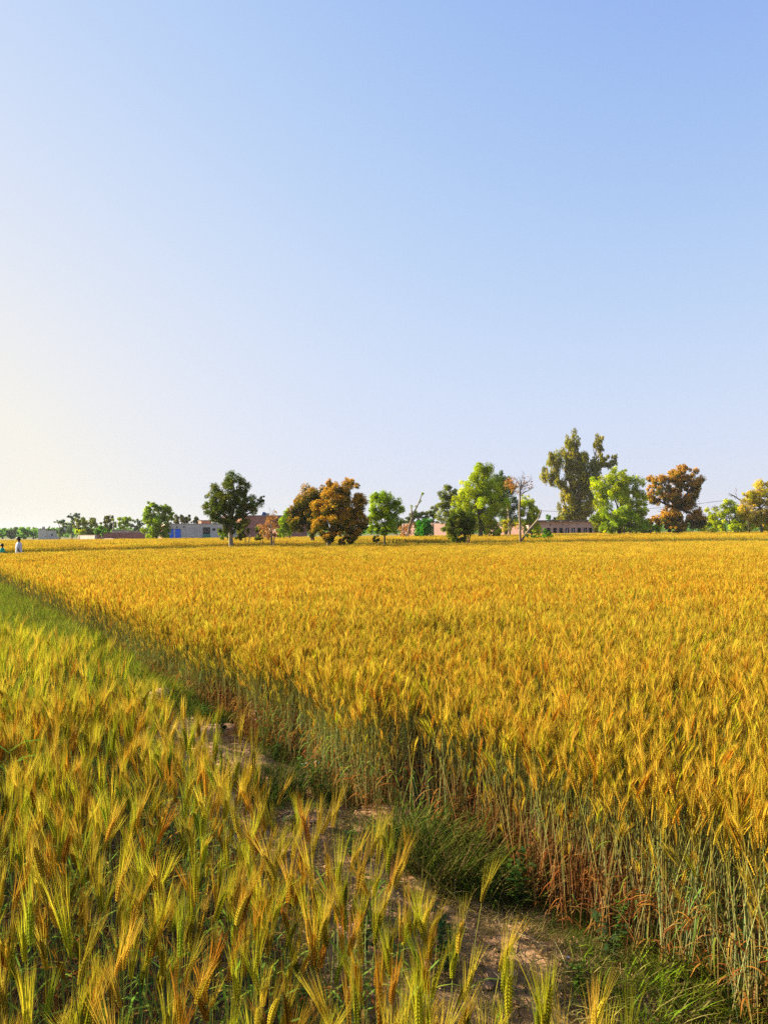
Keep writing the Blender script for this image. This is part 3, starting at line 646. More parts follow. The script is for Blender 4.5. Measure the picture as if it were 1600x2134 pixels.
COLS = {
    'dark':   [(0.075, 0.120, 0.012), (0.120, 0.155, 0.014), (0.200, 0.205, 0.014)],
    'mango':  [(0.110, 0.120, 0.010), (0.160, 0.145, 0.010), (0.085, 0.095, 0.010)],
    'lime':   [(0.27, 0.38, 0.010), (0.35, 0.44, 0.010), (0.20, 0.31, 0.010)],
    'yellow': [(0.45, 0.52, 0.008), (0.54, 0.56, 0.008), (0.34, 0.45, 0.010)],
    'green':  [(0.13, 0.30, 0.018), (0.18, 0.36, 0.02), (0.10, 0.24, 0.015)],
    'olive':  [(0.22, 0.26, 0.022), (0.30, 0.31, 0.022), (0.16, 0.20, 0.02)],
    'euc':    [(0.26, 0.25, 0.014), (0.36, 0.29, 0.012), (0.17, 0.19, 0.014)],
    'vivid':  [(0.07, 0.30, 0.008), (0.10, 0.36, 0.010), (0.05, 0.22, 0.008)],
    'grey':   [(0.16, 0.22, 0.07), (0.21, 0.26, 0.08), (0.11, 0.17, 0.06)],
    'brown':  [(0.42, 0.20, 0.05), (0.34, 0.16, 0.045), (0.50, 0.27, 0.07)],
    'amber':  [(0.54, 0.45, 0.025), (0.56, 0.37, 0.04), (0.46, 0.46, 0.02)],
    'orange': [(0.52, 0.28, 0.020), (0.60, 0.36, 0.025), (0.44, 0.20, 0.018)],
    'umber':  [(0.42, 0.24, 0.020), (0.36, 0.20, 0.018), (0.48, 0.26, 0.02)],
}
def branch(mb, a, b, r0, r1, rr, bend=0.08, n=5):
    a, b = Vector(a), Vector(b); L = (b - a).length; o = Vector((rr.gauss(0, 1), rr.gauss(0, 1), rr.gauss(0, .6))) * L * bend
    pts = [a.lerp(b, t) + o * math.sin(math.pi * t) for t in [i / (n - 1) for i in range(n)]]
    mb.tube(pts, [r0 + (r1 - r0) * i / (n - 1) for i in range(n)], 6); return pts
def tree(name, label, D, base, fork, lobes, pal, cat='tree', trunk_px=8, bark='bark', leaf_px=3.3, dens=0.62, asp=0.5, droop=0.0, bloom=None, bloom_amt=0.0, group=None, seed=None, stems=1, clumps=12, crown_name='crown', depthk=0.9, out=0.9):
    """trunk, limbs and a crown of leaf-sized faces; sizes are read from the photograph at the tree's own distance"""
    sd = seed if seed is not None else int(base[0] * 13 + base[1]); g = np.random.default_rng(sd); rr = random.Random(sd)
    k = D / F; root = W(base[0], base[1], D); root.z = 0.0; root.x = (base[0] - 800) * k
    e = empty(name, root, label, cat, group)
    loc = lambda px, py, dy=0.0: W(px, py, D) + Vector((0, dy, 0)) - root
    tw = MB(); r0 = trunk_px * k * 0.5; f = loc(*fork)
    cen = []
    for lb in lobes:
        dy = lb[4] * k if len(lb) > 4 else g.uniform(-0.35, 0.35) * lb[2] * k
        cen.append((loc(lb[0], lb[1], dy), lb[2] * k, lb[3] * k))
    for s_ in range(stems):
        o = Vector((rr.uniform(-1, 1) * r0 * 2.5, rr.uniform(-1, 1) * r0 * 2.5, 0)) if stems > 1 else Vector((0, 0, 0))
        branch(tw, o + Vector((0, 0, -0.1)), f + o * 3, r0 * 1.25 / math.sqrt(stems), r0 * 0.8 / math.sqrt(stems), rr, 0.03)
    for c, a_, b_ in cen:
        pts = branch(tw, f, c, r0 * 0.6, r0 * 0.16, rr, 0.10)
        for _ in range(3):
            q = c + Vector((rr.uniform(-.8, .8) * a_, rr.uniform(-.7, .7) * a_, rr.uniform(-.5, .9) * b_)); branch(tw, pts[3], q, r0 * 0.2, r0 * 0.06, rr, 0.1, 4)
    tw.build('trunk', M[bark], e, smooth=True)
    pa = np.array(COLS[pal]); V, C, BV, BC = [], [], [], []
    for (c, a_, b_), lb in zip(cen, lobes):
        area = math.pi * lb[2] * lb[3]; nl = int(area * dens * (4.6 / leaf_px) ** 2 * 1.5); nc = max(8, int(clumps * math.sqrt(area) / 34 + 8))
        d = unit(g.normal(size=(nc, 3))); d[:, 1] -= 0.25; d = unit(d)
        rad = np.array([a_, a_ * depthk, b_]); cc = np.array(c) + d * rad * g.uniform(0.45, 1.08, (nc, 1)); cr = min(a_, b_) * g.uniform(0.16, 0.44, nc); tint = g.uniform(0.60, 1.35, nc); tone = g.integers(0, 3, nc)
        w = cr ** 2; w = w / w.sum(); ix = g.choice(nc, nl, p=w)
        dd = unit(g.normal(size=(nl, 3))); rr_ = cr[ix] * (0.25 + 0.85 * g.random(nl) ** 0.6 + 0.35 * (g.random(nl) < 0.16) * g.random(nl)); stretch = np.array([1.0, 1.0, 1.0 if not droop else 1.35])
        P = cc[ix] + dd * rr_[:, None] * stretch
        nr = unit(dd * out + d[ix] * 0.3 + g.normal(size=(nl, 3)) * 0.75 + np.array([0, 0, 0.25]))
        tn = np.where(g.random(nl) < 0.6, tone[ix], g.integers(0, 3, nl)); col = pa[tn] * (tint[ix] * g.uniform(0.75, 1.3, nl))[:, None]
        if bloom:        # flower heads sit on the outside and on top of the clumps
            m = (dd[:, 2] * 0.8 + d[ix][:, 2] * 0.45 - dd[:, 0] * 0.25 - dd[:, 1] * 0.3 + g.normal(size=nl) * 0.35) > (0.9 - bloom_amt * 1.3)
            pb = np.array(COLS[bloom]); bc = pb[g.integers(0, 3, nl)] * (0.8 + 0.3 * tint[ix] * g.uniform(0.7, 1.2, nl))[:, None]
            BV.append(leaf_quads(g, P[m] + dd[m] * 0.05, nr[m], leaf_px * k * 0.9, 0.75)); BC.append(bc[m]); P, nr, col = P[~m], nr[~m], col[~m]
        V.append(leaf_quads(g, P, nr, leaf_px * k, asp, droop)); C.append(col)
    cr_o = quads(crown_name, np.concatenate(V), np.concatenate(C), M['leaf'], e); tag(cr_o, kind='stuff')
    if bloom: tag(quads('blossom', np.concatenate(BV), np.concatenate(BC), M['leaf'], e), kind='stuff')
    return e

TG = 'trees standing between the fields'
tree('dark_tree', 'dark green three-lobed tree with pale trunk at the field boundary left of centre', 60, (484, 1142), (482, 1085),
     [(450, 1036, 22, 24), (486, 1010, 30, 23), (524, 1048, 25, 20, -4), (464, 1072, 30, 24), (500, 1078, 26, 22), (483, 1098, 28, 16), (440, 1056, 14, 20), (478, 1046, 22, 22), (505, 1052, 16, 14), (545, 1040, 7, 8), (497, 1030, 20, 14)], 'dark', bark='pale_bark', trunk_px=9, dens=0.75)
tree('mango_tree', 'dark rounded mango tree behind the orange-flowered one', 74, (652, 1134), (650, 1090),
     [(650, 1045, 40, 28), (625, 1065, 24, 28), (670, 1035, 26, 20), (645, 1085, 36, 26), (620, 1090, 16, 18), (665, 1075, 30, 28)], 'mango', bloom='umber', bloom_amt=0.16, bark='dark_bark', dens=0.8)
tree('mango_tree', 'round mango tree covered in orange flower heads left of centre', 60, (680, 1141), (690, 1105),
     [(713, 1018, 32, 20, -4), (687, 1012, 12, 12), (700, 1050, 38, 28, -8), (738, 1060, 27, 30), (672, 1070, 22, 28), (700, 1088, 44, 30, -8), (737, 1098, 30, 28), (664, 1103, 18, 18), (710, 1118, 42, 17), (755, 1085, 14, 24), (748, 1040, 12, 14)], 'mango', bloom='orange', bloom_amt=0.46, bark='bark', dens=0.85, trunk_px=9)
tree('lime_tree', 'round bright green tree just right of the orange-flowered mango', 62, (801, 1138), (801, 1100),
     [(800, 1050, 30, 24), (782, 1065, 20, 22), (820, 1062, 20, 20), (800, 1085, 32, 22), (778, 1095, 14, 16), (805, 1105, 26, 12), (828, 1050, 10, 12), (790, 1036, 16, 10)], 'lime', bark='dark_bark', trunk_px=4, dens=0.75)
tree('dark_bush', 'dark rounded bush in front of the tall yellow-green tree', 64, (962, 1136), (962, 1110),
     [(960, 1078, 30, 22), (945, 1098, 22, 20), (975, 1095, 24, 24), (958, 1116, 26, 14)], 'dark', cat='bush', bark='dark_bark', dens=0.9, trunk_px=5, stems=3)
tree('big_tree', 'tall yellow-green leafy tree right of centre', 100, (1000, 1120), (1000, 1080),
     [(1000, 992, 26, 26), (985, 1020, 34, 26), (1020, 1015, 30, 28), (1000, 1050, 48, 30), (965, 1055, 22, 26), (1035, 1055, 24, 28), (1015, 1085, 36, 26), (975, 1088, 30, 22), (1000, 972, 12, 10), (1025, 1105, 24, 12)], 'yellow', dens=0.8, trunk_px=9)
tree('grey_green_tree', 'sparse grey-green tree on the left flank of the tall yellow-green tree', 108, (938, 1120), (938, 1070),
     [(938, 1025, 16, 18), (925, 1045, 15, 20), (948, 1050, 20, 24), (930, 1080, 20, 24), (940, 1105, 18, 14)], 'olive', dens=0.65, trunk_px=5)
tree('grey_green_tree', 'dark grey-green tree behind the right side of the tall yellow-green tree', 122, (1052, 1118), (1052, 1070),
     [(1040, 1000, 22, 16), (1055, 1020, 20, 22), (1040, 1040, 24, 24), (1062, 1055, 18, 22), (1050, 1080, 26, 24)], 'grey', dens=0.7, trunk_px=6, bark='dark_bark')
tree('leafy_tree', 'small yellow-green tree behind the bare forked trunk', 96, (1105, 1120), (1105, 1085),
     [(1100, 1052, 18, 18), (1112, 1072, 16, 20), (1095, 1085, 20, 22), (1112, 1098, 18, 16), (1085, 1062, 10, 16)], 'yellow', dens=0.6, trunk_px=4)
tree('eucalyptus_tree', 'very tall drooping eucalyptus behind the long low building', 165, (1208, 1120), (1206, 1045),
     [(1196, 920, 16, 20), (1190, 945, 22, 18), (1160, 962, 20, 20), (1148, 990, 20, 16), (1165, 1005, 22, 16), (1205, 962, 30, 24), (1225, 975, 24, 28), (1210, 1005, 34, 26), (1190, 1035, 24, 24), (1215, 1050, 28, 30), (1200, 1078, 32, 20), (1248, 922, 13, 18, 8), (1255, 940, 8, 10, 8), (1275, 960, 18, 12, 10), (1255, 968, 14, 12, 10), (1228, 1020, 16, 26), (1182, 1062, 18, 22)], 'euc', leaf_px=5.0, asp=0.34, droop=0.65, dens=0.95, trunk_px=10, bark='pale_bark')
tree('bright_tree', 'broad bright lime-green tree in front of the long building right end', 118, (1290, 1118), (1288, 1070),
     [(1285, 995, 30, 20), (1255, 1015, 24, 24), (1315, 1012, 26, 24), (1285, 1030, 36, 24), (1250, 1040, 22, 16), (1325, 1040, 20, 24), (1270, 1075, 34, 24), (1310, 1078, 34, 26), (1250, 1090, 18, 18), (1290, 1100, 42, 14), (1338, 1065, 14, 20)], 'yellow', dens=0.75, trunk_px=8, bark='dark_bark')
tree('low_tree', 'low deep green tree under the broad lime-green crown', 113, (1300, 1117), (1300, 1090),
     [(1280, 1072, 28, 18), (1310, 1090, 30, 22), (1270, 1098, 24, 14), (1330, 1098, 20, 14)], 'lime', dens=0.6, trunk_px=4, bark='dark_bark')
tree('mango_tree', 'tall rust-orange flowering mango tree on the right side', 125, (1410, 1114), (1412, 1060),
     [(1425, 988, 34, 17), (1445, 1010, 18, 28), (1415, 1008, 24, 18), (1375, 1008, 24, 18), (1362, 1030, 16, 22), (1390, 1040, 28, 22), (1430, 1042, 26, 24), (1385, 1078, 30, 20), (1415, 1082, 32, 26), (1455, 1080, 20, 24), (1400, 1100, 36, 10), (1365, 1090, 16, 14)], 'mango', bloom='orange', bloom_amt=0.52, dens=0.85, trunk_px=10, bark='dark_bark')
tree('green_bush', 'yellow-green bush left of the rust-orange mango', 116, (1352, 1116), (1352, 1105), [(1348, 1100, 18, 14), (1365, 1104, 12, 10)], 'lime', cat='bush', dens=0.8, trunk_px=3, stems=3)
tree('airy_tree', 'airy fresh green tree between the rust mango and amber tree', 120, (1520, 1113), (1520, 1090),
     [(1515, 1055, 18, 16), (1495, 1075, 18, 20), (1530, 1075, 24, 22), (1510, 1095, 36, 15), (1550, 1088, 20, 22)], 'yellow', dens=0.55, trunk_px=4, stems=2)
tree('olive_bush', 'yellowish olive bush beside the rust-orange mango foot', 128, (1478, 1113), (1478, 1100), [(1480, 1080, 14, 18), (1475, 1098, 16, 14)], 'yellow', cat='bush', dens=0.6, trunk_px=3, stems=2)
tree('amber_tree', 'thin amber-leaved tree at the right edge of the photo', 112, (1586, 1113), (1584, 1060),
     [(1590, 1020, 26, 20), (1610, 1035, 24, 26), (1575, 1040, 22, 18), (1555, 1038, 18, 16), (1548, 1062, 18, 20), (1590, 1060, 28, 22), (1565, 1075, 22, 20), (1610, 1080, 24, 20), (1590, 1095, 26, 14)], 'amber', dens=0.5, trunk_px=5)
tree('lime_tree', 'bright green upright tree left of the blue gate', 124, (328, 1124), (328, 1100),
     [(318, 1060, 16, 14), (345, 1066, 15, 14), (312, 1080, 16, 18), (335, 1085, 20, 20), (350, 1075, 11, 18), (320, 1104, 22, 18), (342, 1108, 15, 14)], 'lime', dens=0.85, trunk_px=5)
tree('young_tree', 'small lime tree in the shadow of the dark mango', 104, (608, 1124), (600, 1095), [(598, 1088, 18, 20), (592, 1104, 16, 14), (604, 1074, 10, 12)], 'lime', dens=0.85, trunk_px=3)
tree('round_bush', 'clipped ball-shaped vivid green bush before the pink wall', 112, (883, 1124), (883, 1112), [(883, 1101, 18, 18), (880, 1110, 17, 12), (886, 1093, 14, 10)], 'vivid', cat='bush', dens=1.3, trunk_px=3, leaf_px=3.4, stems=2, clumps=30)
tree('understory_bush', 'low dark bush right of the pale trunk of the dark tree', 66, (510, 1132), (510, 1115), [(508, 1108, 14, 14), (498, 1118, 9, 9)], 'mango', cat='bush', dens=0.8, trunk_px=3, stems=2)
tree('understory_bush', 'bright green bush left of the pale trunk of the dark tree', 84, (470, 1128), (470, 1118), [(470, 1115, 13, 10)], 'lime', cat='bush', dens=1.0, trunk_px=2, stems=2)
tree('understory_bush', 'small olive bush left of the reddish dry shrub', 66, (545, 1133), (545, 1118), [(543, 1108, 12, 12), (540, 1120, 8, 8)], 'olive', cat='bush', dens=0.8, trunk_px=2, stems=2)
tree('dry_shrub', 'reddish dry shrub with bare twigs between dark tree and mango', 61, (564, 1140), (564, 1108), [(562, 1095, 18, 20), (556, 1112, 14, 14), (570, 1080, 10, 14), (574, 1105, 8, 18)], 'brown', cat='shrub', dens=0.22, trunk_px=3, stems=4, leaf_px=4.0)
tree('sapling', 'small dark sapling at the foot of the bright green tree', 61, (787, 1140), (787, 1125), [(785, 1124, 7, 8)], 'mango', cat='sapling', dens=1.0, trunk_px=2)
tree('sapling', 'thin young tree with ochre leaves left of the bare trunk', 88, (1057, 1126), (1057, 1108), [(1054, 1094, 12, 10), (1070, 1096, 10, 7), (1050, 1104, 6, 5)], 'amber', cat='sapling', dens=0.6, trunk_px=2)
tree('green_bush', 'bright green bush right of the bare forked trunk', 76, (1137, 1130), (1137, 1118), [(1136, 1112, 9, 10), (1140, 1120, 12, 9)], 'green', cat='bush', dens=1.0, trunk_px=2, stems=2)
tree('weed_patch', 'tall fresh green weeds at the foot of the bare forked trunk', 74, (1110, 1130), (1110, 1122), [(1105, 1121, 14, 7), (1125, 1122, 12, 6)], 'green', cat='bush', dens=1.0, trunk_px=2, stems=3)
tree('dry_bush', 'tan dry bush around the leaning pollarded trunk', 104, (848, 1124), (848, 1112), [(846, 1106, 14, 14), (856, 1100, 10, 12)], 'brown', cat='bush', dens=0.4, trunk_px=3, stems=3)
# farther trees, left to right
BG = 'distant trees behind the fields'
for nm, lb, D, bs, fk, lo, pal in [
    ('distant_tree', 'hazy round tree at the very left of the horizon', 330, (6, 1124), (6, 1112), [(6, 1110, 11, 8), (2, 1116, 12, 6)], 'green'),
    ('distant_tree', 'hazy double-topped tree on the horizon left of the man', 330, (25, 1124), (25, 1110), [(24, 1107, 9, 9), (32, 1104, 6, 8), (28, 1115, 13, 8)], 'grey'),
    ('distant_tree', 'hazy open-branched tree on the horizon right of the man', 300, (50, 1124), (50, 1110), [(47, 1104, 7, 7), (56, 1107, 8, 7), (52, 1115, 11, 8)], 'green'),
    ('distant_tree', 'hazy dark tree against the left end of the grey house', 300, (70, 1124), (70, 1112), [(70, 1110, 7, 7), (71, 1117, 8, 6)], 'green'),
    ('distant_tree', 'small round tree peeping over the grey house roof', 320, (107, 1124), (107, 1108), [(108, 1102, 8, 6)], 'green'),
    ('distant_tree', 'thin dark-topped tree right of the grey house', 230, (125, 1123), (126, 1100), [(120, 1088, 6, 4), (135, 1094, 10, 12), (128, 1108, 10, 12)], 'grey'),
    ('distant_tree', 'feathery grey tree with ragged top beside the grey house', 240, (150, 1123), (150, 1100), [(148, 1076, 7, 5), (162, 1074, 9, 6), (155, 1086, 14, 10), (145, 1100, 12, 12)], 'grey'),
    ('distant_tree', 'rounded olive-green tree left of the brick walls', 190, (180, 1123), (180, 1105), [(176, 1086, 16, 10), (195, 1090, 14, 12), (170, 1100, 16, 14), (190, 1106, 16, 12)], 'olive'),
    ('distant_tree', 'low ochre bush under the rounded olive-green tree', 186, (168, 1123), (168, 1115), [(165, 1110, 12, 10)], 'yellow'),
    ('distant_tree', 'dark brownish tree left of the utility pole', 185, (228, 1122), (228, 1102), [(228, 1080, 13, 7), (226, 1092, 16, 10), (222, 1104, 14, 8)], 'mango'),
    ('distant_tree', 'yellow-green flat-topped tree right of the utility pole', 180, (258, 1122), (258, 1100), [(252, 1084, 14, 9), (266, 1086, 12, 10), (257, 1096, 16, 8)], 'lime'),
    ('distant_tree', 'faint grey tree between pole and bright green tree', 240, (284, 1122), (284, 1105), [(282, 1096, 12, 12), (293, 1092, 8, 12)], 'grey'),
    ('distant_bush', 'pale green bush before the brick enclosure wall', 148, (215, 1123), (215, 1115), [(215, 1107, 13, 10)], 'green'),
    ('distant_tree', 'wide brownish tree mass above the grey building roof', 200, (390, 1120), (390, 1100), [(375, 1083, 18, 10), (398, 1082, 20, 10), (412, 1088, 12, 8), (365, 1092, 10, 8)], 'mango'),
    ('distant_tree', 'dark tree behind the pink wall left of the ball bush', 160, (872, 1118), (872, 1100), [(868, 1078, 20, 14), (890, 1072, 16, 12), (905, 1066, 12, 12), (885, 1090, 26, 10), (850, 1086, 14, 12)], 'dark'),
    ('distant_tree', 'blue-green round tree over the left part of the long roof', 300, (1150, 1118), (1150, 1090), [(1146, 1080, 16, 8), (1165, 1083, 14, 7), (1150, 1092, 24, 8)], 'green'),
    ('distant_tree', 'blue-green tree seen right of the eucalyptus trunk', 290, (1240, 1118), (1240, 1090), [(1240, 1083, 14, 9), (1232, 1092, 16, 7)], 'green'),
    ('distant_tree', 'low tree mass behind the amber and airy trees', 180, (1560, 1115), (1560, 1095), [(1545, 1092, 24, 14), (1590, 1095, 26, 14)], 'olive'),
    ('distant_tree', 'leafy mass behind the pollarded trunk and lime tree', 150, (825, 1120), (825, 1100), [(838, 1096, 14, 12), (820, 1100, 14, 12)], 'olive'),
]:
    tree(nm, lb, D, bs, fk, lo, pal, cat='bush' if 'bush' in nm else 'tree', leaf_px=3.6, dens=0.75, trunk_px=3, clumps=8, group=BG)
# a continuous far wood closes the horizon
g = np.random.default_rng(77); n = 26000; X = g.uniform(-420, 420, n); Y = g.uniform(420, 520, n)
hh = np.array([4.5 + 2.6 * noise.noise(Vector((x * 0.03, y * 0.03, 0))) + 1.5 * noise.noise(Vector((x * 0.1, 0, 5))) for x, y in zip(X, Y)]); Z = hh * g.random(n) ** 0.6
V = leaf_quads(g, np.column_stack([X, Y, Z]), unit(g.normal(size=(n, 3)) + np.array([0, -.3, .4])), 2.0, 0.7); pa = np.array(COLS['green'])
tag(quads('far_wood', V, pa[g.integers(0, 3, n)] * 0.8, M['leaf']), 'low hazy band of woodland along the whole horizon', 'woodland', kind='stuff')

# bare trees
def bare_tree(name, label, D, base, limbs, bark, twigs=None, leafy=None, cat='tree'):
    """limbs: lists of (px, py, radius_px); twigs: (origin px, fan) thin bare twigs"""
    k = D / F; root = W(base[0], base[1], D); root.z = 0; rr = random.Random(base[0]); e = empty(name, root, label, cat)
    loc = lambda px, py, dy=0.0: W(px, py, D) + Vector((0, dy, 0)) - root
    m = MB()
    for li, lm in enumerate(limbs):
        pts = [loc(p[0], p[1], (0.03 * i * D / 60 if li else 0)) for i, p in enumerate(lm)]
        if li == 0: pts[0].z = -0.1
        m.tube(pts, [p[2] * k for p in lm], 7)
    m.build('trunk', M[bark], e, smooth=True)
    if twigs:
        t = MB()
        for (px, py, n, L, a0, a1) in twigs:
            for _ in range(n):
                an = R(rr.uniform(a0, a1)); ln = L * rr.uniform(.5, 1.1); o = loc(px + rr.gauss(0, 1.5), py + rr.gauss(0, 6)); d = Vector((math.cos(an), rr.uniform(-.7, .7), math.sin(an))).normalized() * ln * k
                kink = Vector((rr.gauss(0, 1), rr.gauss(0, 1), rr.gauss(0.4, .7))) * ln * k * .10
                ps = [o, o + d * .3 + kink * .6, o + d * .62 + kink, o + d]; t.tube(ps, [.55 * k, .42 * k, .28 * k, .10 * k], 4)
                for _ in range(6):
                    q = ps[rr.choice((1, 2, 2, 3))].lerp(ps[2], rr.random() * .6); d2 = (d.normalized() + Vector((rr.gauss(0, .55), rr.gauss(0, .55), rr.gauss(.15, .4)))).normalized() * ln * k * rr.uniform(.18, .42); t.tube([q, q + d2 * .5 + kink * .15, q + d2], [.24 * k, .17 * k, .07 * k], 3)
        t.build('twigs', M['bark'], e)
    if leafy:
        g = np.random.default_rng(base[0]); V, C = [], []
        for (px, py, rx, ry, n, pal) in leafy:
            dd = unit(g.normal(size=(n, 3))); P = np.array(loc(px, py)) + dd * np.array([rx, rx, ry]) * k * (g.random((n, 1)) ** .5); V.append(leaf_quads(g, P, unit(dd + g.normal(size=(n, 3)) * .7), 4.2 * k, .5)); C.append(np.array(COLS[pal])[g.integers(0, 3, n)] * g.uniform(.7, 1.3, (n, 1)))
        tag(quads('foliage', np.concatenate(V), np.concatenate(C), M['leaf'], e), kind='stuff')
    return e
bare_tree('bare_tree', 'bare pale-trunked tree with fan of leafless branches and low bent limb', 66, (1084, 1131),
          [[(1084, 1131, 2.7), (1083, 1095, 2.2), (1082, 1060, 1.9), (1084, 1030, 1.9), (1085, 1012, 1.3)], [(1086, 1127, 2.3), (1100, 1106, 2.0), (1118, 1086, 1.9), (1125, 1074, 1.7), (1128, 1063, 1.5)]], 'pale_bark',
          twigs=[(1084, 1026, 9, 40, 30, 80), (1085, 1014, 8, 30, 60, 140), (1083, 1034, 4, 32, 15, 40)], leafy=[(1064, 1008, 15, 15, 260, 'brown'), (1074, 1018, 12, 14, 120, 'umber'), (1095, 1008, 20, 16, 90, 'brown')])
bare_tree('pollarded_tree', 'leaning lopped trunk with leaf tufts right of the lime-green tree', 100, (848, 1124),
          [[(848, 1124, 2.0), (852, 1098, 1.7), (861, 1072, 1.6), (872, 1050, 1.4), (880, 1030, 1.0)], [(859, 1078, 2.0), (858, 1066, 1.8), (857, 1057, 1.4)]], 'pale_bark',
          leafy=[(881, 1029, 3, 4, 40, 'lime'), (858, 1056, 2.5, 4, 26, 'lime'), (876, 1044, 4, 5, 22, 'olive'), (868, 1056, 4, 4, 16, 'olive')])
bare_tree('leafless_tree', 'dark leafless branches reaching left out of the amber tree', 116, (1562, 1113),
          [[(1562, 1113, 1.8), (1558, 1080, 1.4), (1545, 1045, 1.2), (1530, 1034, 1.0), (1518, 1028, .6)]], 'dark_bark', twigs=[(1535, 1036, 4, 12, 70, 170), (1525, 1031, 4, 9, 60, 170)])
bare_tree('leafless_shrub', 'leafless brown stems rising from the reddish dry shrub', 61.5, (566, 1140), [[(566, 1140, 1.6), (567, 1105, 1.2), (564, 1078, .7)]], 'bark', twigs=[(566, 1095, 12, 30, 55, 125)], cat='shrub')

# ------------------------------------------------------------------ buildings and walls
class Bld:
    """a building seen between two columns of the photograph; u runs along its front, w goes back from it"""
    def __init__(s, name, label, cat, pxa, D, pxb, yaw, group=None):
        s.a = Vector(((pxa - 800) / F * D, D, 0)); s.D = D; s.yaw = R(yaw); u = Vector((math.cos(s.yaw), math.sin(s.yaw), 0))
        tb = (pxb - 800) / F; s.L = (tb * s.a.y - s.a.x) / (u.x - tb * u.y); s.u = u
        s.e = empty(name, s.a, label, cat, group, s.yaw)
    def at(s, px):
        t = (px - 800) / F; return (t * s.a.y - s.a.x) / (s.u.x - t * s.u.y)
    def z(s, px, py): return EYE + (hy(px) - py) / F * (s.a.y + s.at(px) * s.u.y)
    def box(s, nm, mat, x0, x1, w0, w1, z0, z1, parent=None):
        m = MB(); m.box(x0, x1, w0, w1, z0, z1); return m.build(nm, M[mat], parent or s.e)
def hollow_front(b, mat, L, dep, H, holes, th=0.25):
    """front wall with real openings, plus back, ends and roof"""
    m = MB(); xs = 0.0
    for (x0, x1, z0, z1) in sorted(holes):
        if x0 > xs: m.box(xs, x0, 0, th, 0, H)
        if z0 > 0: m.box(x0, x1, 0, th, 0, z0)
        if z1 < H: m.box(x0, x1, 0, th, z1, H)
        xs = x1
    m.box(xs, L, 0, th, 0, H); m.box(0, th, th, dep, 0, H); m.box(L - th, L, th, dep, 0, H); m.box(th, L - th, dep - th, dep, 0, H)
    w = m.build('wall', M[mat], b.e); return w
# grey building with blue gate
b = Bld('gated_building', 'long grey flat-roofed building with blue double gate', 'building', 348, 132, 508, 24); L = b.L; H = b.z(400, 1092)
g0, g1 = b.at(350), b.at(377.5); w0, w1 = b.at(423), b.at(438.5); d0, d1 = b.at(443), b.at(449)
zg = b.z(360, 1102); zt = b.z(430, 1099)
hollow_front(b, 'grey_wall', L, 9, H, [(g0, g1, 0, zg), (w0, w1, 0.3, zt), (d0, d1, b.z(446, 1106), b.z(446, 1101))])
b.box('roof', 'slab', 0.26, L - 0.26, 0.26, 8.74, H - 0.35, H - 0.1); b.box('parapet_cap', 'concrete', -0.05, L + 0.05, -0.06, 0.3, H + 0.002, H + 0.09)
mid = (g0 + g1) / 2
for x0, x1 in ((g0 + .04, mid - .12), (mid + .12, g1 - .04)):
    leaf = b.box('gate_leaf', 'blue_paint', x0, x1, 0.10, 0.15, 0.08, zg - .03)
    for q in (0.33, 0.66): b.box('gate_rib', 'blue_paint', x0 + (x1 - x0) * q - .03, x0 + (x1 - x0) * q + .03, 0.07, 0.098, 0.1, zg - .05, leaf)
    b.box('gate_rail', 'blue_paint', x0, x1, 0.06, 0.098, zg * .5 - .05, zg * .5 + .05, leaf)
b.box('gate_post', 'grey_wall', mid - .12, mid + .12, 0.05, 0.24, 0, zg - .004)
ws = b.box('green_shutter', 'green_paint', w0 + .02, w1 - .02, 0.10, 0.14, 0.3, 0.3 + (zt - .3) * .55)
wn = b.box('window', 'gap_shade', w0 + .02, w1 - .02, 0.16, 0.2, 0.3 + (zt - .3) * .6, zt - .02)
for q in range(1, 5): b.box('window_bar', 'concrete', w0 + (w1 - w0) * q / 5 - .03, w0 + (w1 - w0) * q / 5 + .03, 0.1, 0.14, 0.3 + (zt - .3) * .6, zt - .02, wn)
b.box('small_window', 'gap_shade', d0, d1, 0.16, 0.2, b.z(446, 1106), b.z(446, 1101))
for px in (355, 369, 384): b.box('vent_hole', 'gap_shade', b.at(px) - .12, b.at(px) + .12, -0.02, 0.05, H - .62, H - .4)  # dark boxes on the wall face, painted as shaded holes
b.box('end_pier', 'brick_red', -0.6, -0.02, 0.3, 4.5, 0, b.z(346, 1095))
# brick block seen above the grey roof
b = Bld('brick_block', 'small orange brick room rising behind the grey building', 'building', 420, 150, 441, 20); b.box('wall', 'brick_red', 0, b.L, 0, 5, 0, b.z(430, 1085.5)); b.box('roof_slab', 'slab', -.15, b.L + .15, -.15, 5.15, b.z(430, 1085.4), b.z(430, 1084))
# red brick hall
b = Bld('brick_hall', 'tall red brick hall behind the dark tree and dry shrub', 'building', 505, 140, 640, 30); H = b.z(512, 1075.5); L = b.L
b.box('wall', 'brick_red', 0, L, 0, 12, 0, H); b.box('coping', 'concrete', -.08, L + .08, -.08, 12.08, H + .003, H + .16)
b.box('roof_room', 'concrete', b.at(563), b.at(570), 2, 4, H + .17, H + .6); b.box('window', 'gap_shade', b.at(551), b.at(556), -.03, .1, 1.6, 2.6); b.box('ledge', 'slab', .05, L - .05, -.18, -.01, H * .52, H * .52 + .1)
m = MB(); m.tube([(0, 0, 0), (0, 0, .1), (0, 0, .5), (0, 0, .62)], [.38, .42, .42, .2], 12); t_ = m.build('water_tank', M['tank'], None, smooth=True); t_.location = b.a + b.u * b.at(548) + Vector((0, 1.2, H + .16)); tag(t_, 'small blue water tank on the red brick hall roof', 'water tank')
